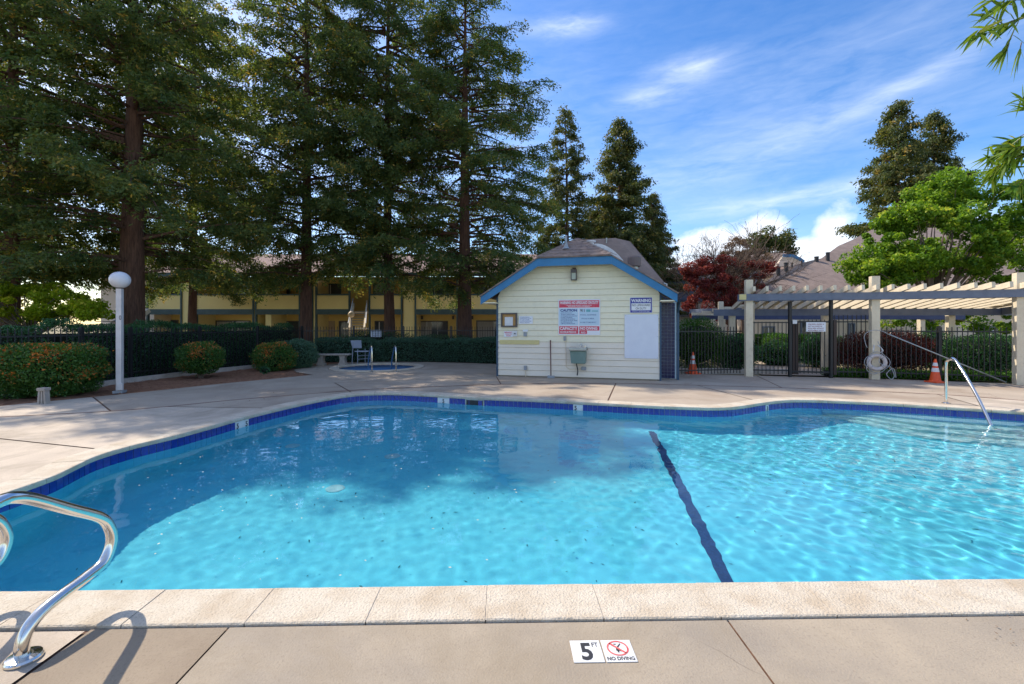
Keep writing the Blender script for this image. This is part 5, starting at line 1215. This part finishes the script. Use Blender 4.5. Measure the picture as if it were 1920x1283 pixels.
# ------------------------------------------------------------------ vegetation
def leaf_arrays(C, A, N, L, W):
    A = A/np.linalg.norm(A, axis=1, keepdims=True); S = np.cross(N, A); S /= np.linalg.norm(S, axis=1, keepdims=True)+1e-9
    L = L[:, None]; W = W[:, None]
    return np.stack([C-A*L*.5, C+S*W*.5-A*L*.05, C+A*L*.5, C-S*W*.5-A*L*.05], 1).reshape(-1, 3)
def leaves(name, C, A, N, L, W, tint):
    n = len(C); v = leaf_arrays(C, A, N, L, W)
    return raw_mesh(name, v, np.arange(4*n).reshape(-1, 4), np.repeat(np.clip(tint, 0, 1), 4))
def unit(rg, n): 
    v = rg.normal(size=(n, 3)); return v/np.linalg.norm(v, axis=1, keepdims=True)
def make_conifer(seed, H_, z0, rad, nb, tw_n, lv_n, leafL=.13, leafW=.04, prof=None, trunk_r=.45, mt='redwood_leaf', tuft=.11, droop=.5):
    rg = np.random.default_rng(seed); Cs, As, Ts = [], [], []; limbs = MB()
    bend = rg.uniform(-.25, .25, 2)
    tx = lambda z: (bend[0]*math.sin(z/H_*3), bend[1]*math.sin(z/H_*2.4))
    # trunk
    mb = MB(); nz, na = 26, 14; fl = rg.uniform(0, 6.28, 4)
    for j in range(nz+1):
        z = H_*j/nz; r_ = trunk_r*(1-.93*(j/nz)**.9)*(1+.28*math.exp(-z/.6)); cx_, cy2 = tx(z)
        for k in range(na):
            a = 2*math.pi*k/na; rr2 = r_*(1+.07*math.sin(3*a+fl[0])+.05*math.sin(5*a+fl[1]+z*.3)+.03*math.sin(9*a+fl[2]))
            mb.v.append((cx_+rr2*math.cos(a), cy2+rr2*math.sin(a), z-.1))
    for j in range(nz):
        for k in range(na): a, b = j*na+k, j*na+(k+1) % na; mb.f.append((a, b, b+na, a+na))
    trunk_me = fixn(mb.mesh('trunk'))
    zz = z0
    for i in range(nb):
        f = (i+rg.uniform(0, 1))/nb; z = z0+(H_-z0)*f**.95; h = (z-z0)/(H_-z0)
        Lb = rad*(prof(h) if prof else (1-h)**.75*(.75+.25*min(1, h*8)))*rg.uniform(.62, 1.12)+.25
        az = rg.uniform(0, 2*math.pi); ca, sa_ = math.cos(az), math.sin(az); tr = trunk_r*(1-.9*(z/H_)); cx_, cy2 = tx(z)
        rise = rg.uniform(-.08, .48) if mt == 'redwood_leaf' else rg.uniform(.10, .38); dr = droop*rg.uniform(.4, 1.15)*(1-.4*h)
        bp = lambda t: np.array([cx_+ca*(tr+Lb*t), cy2+sa_*(tr+Lb*t), z+Lb*(rise*t-dr*t*t)])
        limbs.tube([bp(t) for t in (0, .3, .6, .95)], [.015+.016*Lb, .010+.011*Lb, .008+.005*Lb, .005], 4, cap=False)
        m = max(3, int(Lb*tw_n)); t_ = .06+.94*rg.uniform(0, 1, m)**.66
        for t in t_:
            s = rg.choice([-1, 1]); ta = az+s*rg.uniform(.35, 1.25); tl = rg.uniform(.4, 1.05)*(1-.35*t)*min(1.15, .45+Lb/4)
            o = bp(t); dz = rg.uniform(-.95, .12)*tl if mt == 'redwood_leaf' else -rg.uniform(.05, .55)*tl; n = max(4, int(lv_n*rg.uniform(.6, 1.4)*(tl/.5)))
            u_ = rg.uniform(0, 1, n)**.8; end = np.array([math.cos(ta)*tl, math.sin(ta)*tl, dz])
            P = o+end*u_[:, None]+rg.normal(size=(n, 3))*np.array([tuft, tuft, tuft*.75])*(.6+.6*u_[:, None]); P[:, 2] -= .12*u_**2+np.abs(rg.normal(size=n))*(.13 if mt == 'redwood_leaf' else 0)
            Cs.append(P); A_2 = end/tl*.7+rg.normal(size=(n, 3))*.6+np.array([0, 0, -.35]); As.append(A_2)
            Ts.append(np.clip(rg.normal(.36+.17*rg.normal(), .17, n)+.15*u_, 0, 1))
    C = np.concatenate(Cs); A = np.concatenate(As); T_ = np.concatenate(Ts); n = len(C)
    me = leaves('crown', C, A, unit(rg, n), rg.uniform(.6, 1.35, n)*leafL, rg.uniform(.7, 1.3, n)*leafW, T_)
    me.materials.append(M[mt]); lm = limbs.mesh('limbs'); lm.materials.append(M['bark']); trunk_me.materials.append(M['bark'])
    return trunk_me, lm, me, n
def plant_tree(parts, name, label, cat, loc, rz, sc_=(1, 1, 1), group=None, trunk_scale=1):
    t = thing(name, label, cat, loc, 0, group); Mx = Matrix.Translation(loc) @ Matrix.Rotation(rz, 4, 'Z') @ Matrix.Diagonal((*sc_, 1))
    o = obj('trunk', parts[0], None, t, Mx @ Matrix.Diagonal((trunk_scale, trunk_scale, 1, 1)), smooth=True); obj('limbs', parts[1], None, t, Mx); obj('crown', parts[2], None, t, Mx)
    return t
pr = lambda h: min(1, .80+h*1.2)*max(0, 1-h**3.2)**.8*(1-.18*h)
RA = make_conifer(21, 25, 4.7, 4.7, 205, 4.9, 35, leafL=.165, leafW=.062, prof=pr, trunk_r=.50)
RB = make_conifer(22, 25, 4.3, 4.3, 195, 4.9, 35, leafL=.165, leafW=.062, prof=pr, trunk_r=.31)
RC = make_conifer(25, 24, 4.4, 4.6, 205, 4.9, 35, leafL=.165, leafW=.062, prof=pr, trunk_r=.34)
gr = 'redwood trees behind the fence'
X2 = lambda u, y: (u-CX)*y/F
plant_tree(RA, 'redwood_tree', 'thick trunked redwood right behind the white lamp post', 'tree', (X2(243, 17.2), 17.2, 0), .4, (1, 1, .76), gr)
plant_tree(RB, 'redwood_tree', 'redwood at the left edge rising straight behind the lime green tree', 'tree', (X2(18, 17.5), 17.5, 0), 1.9, (1.05, 1.05, .78), gr)
plant_tree(RB, 'redwood_tree', 'slim redwood rising behind the orange tipped shrub and bench', 'tree', (X2(573, 23), 23, 0), 3.6, (1.05, 1.05, .92), gr, .98)
plant_tree(RC, 'redwood_tree', 'redwood between the outdoor stairs and the two spa rails', 'tree', (X2(731, 23.5), 23.5, 0), .3, (.98, .98, .90), gr, .90)
plant_tree(RA, 'redwood_tree', 'rightmost redwood of the row, left of the pool house', 'tree', (X2(872, 22.5), 22.5, 0), 4.4, (.98, .98, .74), gr, .82)
plant_tree(RC, 'redwood_tree', 'redwood crown in the back between the thick trunk and the slim one', 'tree', (X2(400, 29), 27.0, 0), 2.2, (.9, .9, .93), gr, .8)
plant_tree(RB, 'redwood_tree', 'farthest left redwood crown, mostly outside the left edge of the photo', 'tree', (X2(-60, 30), 30, 0), 5.0, (1.3, 1.3, 1.0), gr, .9)
CD = make_conifer(31, 17.5, 2.0, 2.9, 150, 5.0, 40, leafL=.22, leafW=.085, prof=lambda h: (1-h)**.72*(.9+.1*math.sin(h*30)), trunk_r=.26, mt='conifer_leaf', tuft=.15, droop=.25)
CE = make_conifer(33, 17.5, 3.0, 4.6, 190, 4.6, 40, leafL=.24, leafW=.095, prof=lambda h: (1-h)**.8*(.85+.15*math.sin(h*24)), trunk_r=.3, mt='conifer_leaf', tuft=.17, droop=.25)
g2 = 'conifers standing beyond the pool house'
plant_tree(CD, 'conifer_tree', 'thin conifer just left of the pool house roof apex', 'tree', (X2(1057, 33), 33, 0), .2, (.95, .95, .98), g2)
plant_tree(CE, 'conifer_tree', 'tallest wide conifer directly behind the pool house roof', 'tree', (X2(1163, 35), 35, 0), 1.2, (1, 1, .99), g2)
plant_tree(CE, 'conifer_tree', 'shorter conifer at the right end of the pool house roof', 'tree', (X2(1222, 37), 37, 0), 3.2, (.66, .66, .70), g2)
plant_tree(CD, 'conifer_tree', 'small conifer between the thin one and the tallest one', 'tree', (X2(1112, 36), 36, 0), 2.2, (.8, .8, .66), g2)
g3 = 'pair of dark conifers at the right'
plant_tree(CE, 'conifer_tree', 'left taller one of the two dark conifers behind the bright green tree', 'tree', (X2(1683, 42), 42, 0), 4.0, (1.25, 1.25, 1.27), g3)
plant_tree(CE, 'conifer_tree', 'right shorter one of the two dark conifers behind the bright green tree', 'tree', (X2(1752, 44), 44, 0), .9, (1.15, 1.15, 1.26), g3)

def make_broad(name, label, cat, base, clumps, n, L, W, m, trunk_m, trunk_r, fork_z, seed, tmean=.45, cr=(.35, .8), group=None, flat=.75, sparse=0):
    rg = np.random.default_rng(seed); t = thing(name, label, cat, base, 0, group); b = np.array(base)
    centers = []
    for (c, r_, k) in clumps:
        u_ = unit(rg, k); rad = rg.uniform(.45, 1, k)**.5; centers.append(np.array(c)+u_*np.array(r_)*rad[:, None])
    centers = np.concatenate(centers); m_ = len(centers); per_ = n//m_
    cs = rg.uniform(cr[0], cr[1], m_)
    ci = np.repeat(np.arange(m_), per_); nn = len(ci); u_ = unit(rg, nn); rr2 = rg.uniform(.2, 1, nn)**.45
    C = centers[ci]+u_*rr2[:, None]*cs[ci][:, None]*np.array([1, 1, flat])
    A = rg.normal(size=(nn, 3))+np.array([0, 0, -.5]); N_ = rg.normal(size=(nn, 3))*.7+np.array([0, 0, 1.0])
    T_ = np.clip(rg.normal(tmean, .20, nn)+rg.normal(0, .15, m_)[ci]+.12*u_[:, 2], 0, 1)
    me = leaves('crown', C, A, N_, rg.uniform(.6, 1.35, nn)*L, rg.uniform(.7, 1.3, nn)*W, T_); 
    mb = MB(); fz = b+np.array([0, 0, fork_z]); mb.tube([b+np.array([0, 0, -.1]), b+np.array([.03, 0, fork_z*.5]), fz], [trunk_r*1.2, trunk_r, trunk_r*.85], 10)
    B('trunk', mb, trunk_m, t, smooth=True)
    lm = MB()
    sel = rg.permutation(m_)[:min(m_, 46)]
    for i in sel:
        e = centers[i]; mid = fz*.5+e*.5+np.array([rg.normal()*.15, rg.normal()*.15, .15]); lm.tube([fz, mid, e], [trunk_r*.5, trunk_r*.22, .008], 5, cap=False)
    B('limbs', lm, trunk_m, t)
    if n: obj('crown', me, m, t)
    return t
Yt = 20.5; W_ = lambda u, v, y: tuple(D(u, v, y))
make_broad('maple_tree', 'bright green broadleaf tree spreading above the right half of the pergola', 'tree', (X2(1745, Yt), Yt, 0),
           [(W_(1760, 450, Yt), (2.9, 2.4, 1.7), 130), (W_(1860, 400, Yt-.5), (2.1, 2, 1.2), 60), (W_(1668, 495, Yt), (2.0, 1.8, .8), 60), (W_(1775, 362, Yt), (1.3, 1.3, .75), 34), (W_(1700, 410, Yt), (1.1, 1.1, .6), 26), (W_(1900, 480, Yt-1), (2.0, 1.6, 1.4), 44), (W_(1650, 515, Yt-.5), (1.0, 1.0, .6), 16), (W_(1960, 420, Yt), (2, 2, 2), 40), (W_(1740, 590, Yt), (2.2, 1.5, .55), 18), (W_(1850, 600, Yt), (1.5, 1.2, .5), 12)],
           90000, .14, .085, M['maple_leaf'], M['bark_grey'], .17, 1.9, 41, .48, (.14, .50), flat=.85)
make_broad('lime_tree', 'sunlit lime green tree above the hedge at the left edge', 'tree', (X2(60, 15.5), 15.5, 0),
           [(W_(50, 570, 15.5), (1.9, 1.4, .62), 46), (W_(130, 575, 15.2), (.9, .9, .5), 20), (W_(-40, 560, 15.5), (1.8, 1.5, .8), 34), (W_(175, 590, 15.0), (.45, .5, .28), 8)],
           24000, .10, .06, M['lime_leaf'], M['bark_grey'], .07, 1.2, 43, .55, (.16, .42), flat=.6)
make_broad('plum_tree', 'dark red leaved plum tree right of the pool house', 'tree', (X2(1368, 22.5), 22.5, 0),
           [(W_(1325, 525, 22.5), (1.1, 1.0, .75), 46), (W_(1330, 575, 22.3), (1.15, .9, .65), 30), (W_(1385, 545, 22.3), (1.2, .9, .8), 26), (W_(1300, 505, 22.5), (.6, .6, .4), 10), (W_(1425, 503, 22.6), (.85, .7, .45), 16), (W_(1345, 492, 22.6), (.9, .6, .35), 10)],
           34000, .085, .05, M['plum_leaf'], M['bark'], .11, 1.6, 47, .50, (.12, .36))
# bare twiggy shrubbery rising out of the plum tree
def bare_tree(name, label, base, fork, n1, spread, height, seed, m, r0=.06):
    rg = np.random.default_rng(seed); t = thing(name, label, 'tree', base); b = Vector(base); f0 = b+Vector((0, 0, fork))
    B('trunk', MB().tube([b, f0], [r0*1.4, r0], 8), m, t); mb = MB()
    def grow(p, d, L, r_, lev):
        q = p+d*L; r_ = max(r_, .007); mb.tube([p, p.lerp(q, .5)+Vector(rg.normal(size=3)*L*.04), q], [r_, r_*.8, r_*.6], 4, cap=False)
        if lev == 0: return
        for _ in range(rg.integers(3, 5)):
            dd = (d+Vector(rg.normal(size=3)*.45)); dd.normalize(); grow(p.lerp(q, rg.uniform(.45, 1)), dd, L*rg.uniform(.5, .8), r_*.55, lev-1)
    for _ in range(n1):
        d = Vector((rg.normal()*spread, rg.normal()*spread*.6, 1)).normalized(); grow(f0, d, height*rg.uniform(.35, .55), r0*.6, 4)
    B('limbs', mb, m, t); return t
bare_tree('bare_tree', 'leafless pale brown tree rising out of the red plum foliage', (X2(1392, 24), 24, 0), 1.8, 12, .30, 4.9, 51, M['twig_pale'], .09)
bare_tree('bare_tree', 'thin bare dark twigs between pool house roof and plum tree', (X2(1308, 23.5), 23.5, 0), 1.8, 6, .35, 4.2, 52, M['twig'], .05)
make_broad('brownish_tree', 'small olive brown leaved tree top behind the bare branches', 'tree', (X2(1378, 25), 25, 0), [(W_(1380, 466, 25), (.75, .7, .6), 34), (W_(1375, 500, 25), (1.1, .9, .9), 90), (W_(1410, 490, 25), (1.0, .8, .6), 30)], 26000, .06, .035, M['brown_leaf'], M['twig'], .09, 2.4, 53, .5, (.12, .3))
make_broad('distant_tree', 'dark green rounded tree top above the distant brown roof', 'tree', (X2(1445, 50), 50, 0), [(W_(1450, 468, 50), (1.9, 1.5, 1.5), 36), (W_(1418, 458, 50), (.7, .8, 1.3), 10), (W_(1438, 450, 50), (.35, .4, 1.3), 6), (W_(1470, 452, 50), (.5, .6, 1.1), 8), (W_(1440, 495, 50), (3.2, 1.5, 1.2), 30)], 14000, .24, .16, M['conifer_leaf'], M['bark_grey'], .2, 5, 54, .35, (.5, .9))

def shrub(name, label, c, r_, n, L, m, seed, tip=None, group=None, box=False, cat='shrub', stem=True, jitter=.12, tmean=.42, zb=0, expo=2.4):
    rg = np.random.default_rng(seed); t = thing(name, label, cat, (c[0], c[1], 0), 0, group); c = np.array(c, float); r_ = np.array(r_, float)
    u_ = unit(rg, n)
    if box:
        u_ = rg.uniform(-1, 1, (n, 3)); k = np.abs(u_).max(1); face = rg.choice(3, n, p=[.18, .5, .32]) ; sgn = np.where(rg.uniform(size=n) < .75, -1, 1)
        u_[np.arange(n), face] = np.where(face == 2, 1, sgn)
        lump = 1+.06*np.sin(u_[:, 0]*r_[0]*3+seed)+.05*np.sin(u_[:, 0]*r_[0]*7.3+1)
        depth = rg.uniform(1-jitter*1.6, 1.03, n)
        P = c+u_*r_*np.stack([np.ones(n), depth*lump, np.where(face == 2, depth, 1)*lump], -1)
    else:
        sp = 1/((np.abs(u_)**expo).sum(1)**(1/expo)); depth = rg.uniform(1-jitter*2.2, 1.04, n)
        lump = 1+.05*np.sin(u_[:, 0]*7+seed)+.05*np.sin(u_[:, 2]*9+seed*2)+.04*np.sin(u_[:, 1]*8+seed)
        P = c+u_*r_*(sp*depth*lump)[:, None]
    st_ = rg.uniform(size=n) < .035; P[st_] = c+(P[st_]-c)*rg.uniform(1.02, 1.16, st_.sum())[:, None]
    P[:, 2] = np.maximum(P[:, 2], zb+.02)
    A = rg.normal(size=(n, 3))*.8+u_+np.array([0, 0, .3]); N_ = rg.normal(size=(n, 3))*.7+u_*.8
    T_ = rg.normal(tmean, .17, n)
    if tip is not None: T_ = T_+tip*np.clip((P[:, 2]-c[2])/r_[2]*.35+.02+.42*np.sin(P[:, 0]*6.1+seed)*np.sin(P[:, 2]*7+seed)+rg.normal(0, .24, n), 0, 1)
    me = leaves('foliage', P, A, N_, rg.uniform(.6, 1.35, n)*L, rg.uniform(.7, 1.3, n)*L*.5, np.clip(T_, 0, 1)); obj('foliage', me, m, t)
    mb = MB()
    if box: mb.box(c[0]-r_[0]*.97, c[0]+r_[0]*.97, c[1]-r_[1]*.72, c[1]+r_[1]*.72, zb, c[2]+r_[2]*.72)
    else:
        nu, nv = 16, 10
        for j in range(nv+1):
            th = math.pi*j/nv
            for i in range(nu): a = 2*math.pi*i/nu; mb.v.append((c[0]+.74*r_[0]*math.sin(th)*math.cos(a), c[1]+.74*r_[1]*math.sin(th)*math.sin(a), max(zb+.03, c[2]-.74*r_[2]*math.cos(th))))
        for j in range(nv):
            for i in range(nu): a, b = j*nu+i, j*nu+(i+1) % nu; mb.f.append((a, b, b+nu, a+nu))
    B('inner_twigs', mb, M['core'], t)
    if stem and not box: 
        mb = MB()
        for k in range(3): mb.tube([(c[0]+k*.04-.04, c[1], zb-.05), (c[0]+(k-1)*.14, c[1], c[2])], .03, 6)
        B('stem', mb, M['bark_grey'], t)
    return t
gp = lambda u, v: G(u, v)
# left bed shrubs
s = gp(90, 747); y = 10.55; shrub('round_shrub', 'largest round shrub with orange new growth behind the bollard light', (X2(92, y), y, .63), (1.10, .85, .60), 26000, .062, M['photinia'], 61, tip=.75, zb=.02, tmean=.42)
y = 14.0; shrub('round_shrub', 'small round orange tipped shrub right of the lamp post', (X2(377, y), y, .62), (.62, .58, .47), 11000, .058, M['photinia'], 62, tip=.75, tmean=.42, zb=.0)
y = 16.2; shrub('round_shrub', 'orange and green shrub in front of the grey green one by the bench', (X2(515, y), y, .47), (.70, .55, .52), 11000, .06, M['photinia'], 63, tip=.8, tmean=.45)
y = 17.3; shrub('round_shrub', 'grey green rounded shrub left of the stone bench', (X2(556, y), y, .50), (.72, .65, .58), 10000, .065, M['hedge_pale'], 64, tmean=.6)
y = 14.9; shrub('seedling', 'tiny dark green seedling at the bed edge below the shrubs', (X2(497, 15.0), 15.0, .13), (.15, .12, .12), 260, .07, M['hedge_leaf'], 65, stem=False, cat='plant')
y = 9.9; shrub('ground_plant', 'low green weed patch left of the bollard light', (X2(22, 10.1), 10.1, .05), (.30, .18, .07), 420, .05, M['photinia'], 66, stem=False, cat='plant', tmean=.3)
# tall hedge behind the left fence, in separate bushes run together
def hedge_run(name, label, pts, half_w, h, n_per_m, L, m, seed, group=None, tmean=.4, zb=0, cat='hedge'):
    for i in range(len(pts)-1):
        a, b = Vector((*pts[i], 0)), Vector((*pts[i+1], 0)); d = b-a; Ln = d.length; ang = math.atan2(d.y, d.x)
        lb = label if isinstance(label, str) else label[i]; rg = np.random.default_rng(seed+i); n = int(n_per_m*Ln)
        t = thing(name, lb, cat, a, 0, group)
        X_ = rg.uniform(0, Ln, n); face = rg.uniform(size=n)
        hh = h*(1+.05*np.sin(X_*1.7+seed)+.035*np.sin(X_*4.1+i)+.02*np.sin(X_*9))
        Yl = np.where(face < .40, -half_w, np.where(face < .55, half_w, rg.uniform(-half_w, half_w, n))); Zl = np.where(face < .55, rg.uniform(.02, 1, n)*hh, hh)
        Yl += rg.uniform(-.10, .16, n)*np.where(face < .55, -np.sign(Yl), 0)+.07*np.sin(X_*3.3+Zl*3); Zl = np.where(face < .55, Zl, Zl-rg.uniform(-.05, .14, n))+zb
        ca, sa_ = math.cos(ang), math.sin(ang); P = np.stack([a.x+X_*ca-Yl*sa_, a.y+X_*sa_+Yl*ca, Zl], -1)
        outn = np.stack([np.where(face < .55, np.sign(Yl)*-sa_, 0), np.where(face < .55, np.sign(Yl)*ca, 0), np.where(face < .55, .3, 1)], -1)
        A = rg.normal(size=(n, 3))*.8+outn*.6; N_ = rg.normal(size=(n, 3))*.7+outn
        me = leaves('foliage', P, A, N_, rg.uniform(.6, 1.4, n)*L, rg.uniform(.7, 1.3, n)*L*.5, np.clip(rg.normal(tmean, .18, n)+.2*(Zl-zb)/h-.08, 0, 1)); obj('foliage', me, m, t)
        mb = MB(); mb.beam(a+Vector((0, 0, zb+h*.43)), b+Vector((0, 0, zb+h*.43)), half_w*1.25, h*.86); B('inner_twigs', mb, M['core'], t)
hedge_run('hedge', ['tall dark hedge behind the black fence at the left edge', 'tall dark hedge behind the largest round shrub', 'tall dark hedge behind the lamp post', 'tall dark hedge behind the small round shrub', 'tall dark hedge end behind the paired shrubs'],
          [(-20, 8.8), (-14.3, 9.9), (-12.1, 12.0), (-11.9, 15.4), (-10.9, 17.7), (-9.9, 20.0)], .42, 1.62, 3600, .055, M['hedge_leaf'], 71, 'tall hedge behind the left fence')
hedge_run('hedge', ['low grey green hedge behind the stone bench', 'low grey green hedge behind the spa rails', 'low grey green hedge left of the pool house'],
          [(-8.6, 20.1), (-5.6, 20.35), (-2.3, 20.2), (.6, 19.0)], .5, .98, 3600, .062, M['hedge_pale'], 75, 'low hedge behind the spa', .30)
shrub('dark_bush', 'dark leafy bush behind the fence above the low hedge', (X2(700, 21.6), 21.8, .65), (2.3, .6, .65), 9000, .07, M['hedge_leaf'], 78, stem=False)
shrub('dark_bush', 'dark bush with sunny gaps below the fence near the pool house', (X2(830, 21.8), 21.8, .55), (1.7, .6, .6), 6000, .07, M['hedge_leaf'], 79, stem=False, tmean=.6)
# right side shrubs behind the fences
shrub('green_bush', 'bright green bush behind the fence next to the cone and pool house', (X2(1300, 16.6), 16.4, .92), (1.05, .75, .92), 14000, .055, M['bright_hedge'], 81, tmean=.30)
shrub('green_bush', 'dark rounded bush left of the first pergola post', (X2(1366, 16.9), 16.4, .62), (.75, .6, .66), 9000, .055, M['hedge_leaf'], 82, tmean=.55)
shrub('sunny_hedge', 'sunlit yellow green clipped hedge seen through the gate', (X2(1455, 21), 21.3, .62), (1.7, .6, .55), 14000, .06, M['bright_hedge'], 83, box=True, tmean=.72)
shrub('green_bush', 'dark green strappy bush behind the closed gate', (X2(1450, 18.6), 18.4, .45), (.7, .6, .48), 6000, .09, M['hedge_leaf'], 84, tmean=.7)
shrub('green_bush', 'shaded bush behind the gate sign', (X2(1537, 17.6), 17.4, .60), (.85, .6, .62), 8000, .065, M['hedge_leaf'], 85, tmean=.5)
shrub('green_bush', 'light leafed bush at the right side of the gate path', (X2(1500, 18), 19.4, .66), (.7, .6, .62), 5000, .07, M['bright_hedge'], 86, tmean=.45)
shrub('red_shrub', 'dark red leaved shrub behind the ring buoy post', (X2(1665, 15.0), 15.1, .72), (1.60, .75, .70), 17000, .06, M['red_hedge'], 87, tmean=.5, tip=.25)
shrub('green_bush', 'green bush behind the right traffic cone', (X2(1752, 16), 16.1, .72), (.75, .7, .66), 7000, .06, M['hedge_leaf'], 88, tmean=.6)
shrub('green_bush', 'round green bush behind the fence at the far right', (X2(1850, 14.9), 14.9, .68), (1.25, .75, .66), 14000, .06, M['hedge_leaf'], 89, tmean=.70)
hedge_run('ground_cover', 'low leafy ground cover along the foot of the right fence', [(10.0, 14.5), (14.6, 13.3)], .28, .20, 2600, .06, M['bright_hedge'], 90, None, .4, 0, 'ground cover')
hedge_run('ground_cover', 'low leafy ground cover beyond the fence at the far right edge', [(14.6, 13.3), (18, 12.2)], .28, .20, 2600, .06, M['bright_hedge'], 92, None, .4, 0, 'ground cover')
# patchy grass beyond the back fence
def grass(name, poly, n, h, m, seed, z=-.05):
    rg = np.random.default_rng(seed); P = np.array(poly); lo, hi = P.min(0), P.max(0); X_ = rg.uniform(lo[0], hi[0], n*2); Y_ = rg.uniform(lo[1], hi[1], n*2); k = np_inside(poly, X_, Y_); X_, Y_ = X_[k][:n], Y_[k][:n]; n = len(X_)
    A = rg.normal(size=(n, 3))*.45+np.array([0, 0, 1]); hh = rg.uniform(.5, 1.3, n)*h; C = np.stack([X_, Y_, z+hh*.45], -1)
    return obj(name, leaves(name, C, A, unit(rg, n), hh, np.full(n, h*.16), rg.normal(.5, .25, n)), m, None, kind='stuff')
grass('grass', [(-30, 21.4), (4, 21.4), (4, 24.5), (-30, 24.5)], 16000, .12, M['bright_hedge'], 95)
grass('grass', [(9, 20), (30, 18), (30, 26), (9, 26)], 9000, .10, M['bright_hedge'], 96)

# overhanging bamboo at the right edge, rooted beside the deck to the right of the camera
bt = thing('bamboo', 'overhanging bamboo sprays with long narrow leaves at the right edge', 'bamboo', (4.9, 1.2, 0))
rg = np.random.default_rng(99); Cs, As, Ls = [], [], []
def cane(pts, r_): B('cane', MB().tube(crv(pts, 6), [r_*(1-.75*i/((len(pts)-1)*6)) for i in range((len(pts)-1)*6+1)], 7), mat('bamboo cane', (.20, .24, .08), .5), bt, smooth=True)
tipA = D(1838, 62, 3.55); tipA2 = D(1960, 20, 3.3); tipB = D(1880, 285, 3.8); tipB2 = D(1990, 240, 3.5)
cane([(4.9, 1.2, 0), (4.75, 1.6, 1.6), (4.5, 2.3, 3.0), (4.3, 3.0, 3.95), tipA2, tipA], .020); cane([(5.05, 1.35, 0), (4.95, 1.9, 1.5), (4.75, 2.8, 2.6), tipB2, tipB], .018)
cane([(5.2, 1.1, 0), (5.1, 1.6, 2.0), (4.9, 2.3, 3.3), tuple(D(2000, 120, 3.6))], .018)
tw = MB()
def spray(o, d, L, nleaf, Ll, spread=.5):
    o = Vector(o); d = Vector(d).normalized(); tw.tube([o, o+d*L*.5, o+d*L+Vector((0, 0, -.02))], [.004, .003, .0015], 5, cap=False)
    for i in range(nleaf):
        f = rg.uniform(.15, 1); dd = d*rg.uniform(.3, 1)+Vector(rg.normal(size=3)*spread)+Vector((0, 0, -.35)); dd.normalize()
        l = Ll*rg.uniform(.55, 1.25); Cs.append(np.array(o+d*L*f+dd*l*.5)); As.append(np.array(dd)); Ls.append(l)
for (u, v, y, du, dv, L, nl_) in ((1900, 40, 3.5, -60, 15, .28, 16), (1865, 60, 3.5, -70, 10, .16, 9), (1900, 60, 3.45, -20, 50, .16, 12), (1925, 30, 3.4, -30, 10, .2, 16), (1880, 45, 3.55, -40, -25, .2, 10), (1915, 80, 3.5, -10, 60, .10, 7), (1900, 10, 3.5, -40, -10, .2, 12), (1935, 60, 3.4, 10, 40, .2, 14), (1930, 0, 3.4, -50, 0, .2, 14)):
    o = D(u, v, y); e = D(u+du, v+dv, y); spray(o, e-o, L, nl_, .165, .42)
for (u, v, y, du, dv, L, nl_) in ((1925, 250, 3.8, -60, 30, .24, 24), (1900, 280, 3.8, -60, 20, .24, 24), (1925, 300, 3.7, -50, 10, .26, 26), (1900, 310, 3.8, -50, 15, .2, 20), (1935, 220, 3.7, -20, -40, .18, 16), (1930, 330, 3.7, -20, 20, .18, 16), (1935, 270, 3.6, -40, 10, .2, 24), (1870, 320, 3.8, -20, 30, .08, 6), (1960, 280, 3.6, -40, 10, .3, 24)):
    o = D(u, v, y); e = D(u+du, v+dv, y); spray(o, e-o, L, int(nl_*1.9), .15, .5)
B('twigs', tw, mat('bamboo twig', (.16, .13, .07), .7), bt)
n = len(Cs); C = np.array(Cs); A = np.array(As); A /= np.linalg.norm(A, axis=1, keepdims=True); L = np.array(Ls); N_ = rg.normal(size=(n, 3)); S = np.cross(N_, A); S /= np.linalg.norm(S, axis=1, keepdims=True); W = L*.135
prf = [(-.5, .15), (-.36, .8), (-.1, 1.0), (.2, .62), (.5, .0)]; vv = []; up = np.cross(A, S)
for (a, w) in prf:
    bendz = -.18*(a+.5)**2*L
    base = C+A*(a*L)[:, None]; base[:, 2] += bendz
    vv += [base+S*(W*w*.5)[:, None]+up*(W*.12*w)[:, None], base-S*(W*w*.5)[:, None]+up*(W*.12*w)[:, None]]
V_ = np.stack(vv, 1).reshape(-1, 3); nf = []
for k in range(4): nf.append(np.stack([np.arange(n)*10+2*k, np.arange(n)*10+2*k+1, np.arange(n)*10+2*k+3, np.arange(n)*10+2*k+2], -1))
me = raw_mesh('leaves', V_, np.concatenate(nf), np.repeat(np.clip(rg.normal(.5, .22, n), 0, 1), 10)); obj('leaves', me, M['bamboo_leaf'], bt)
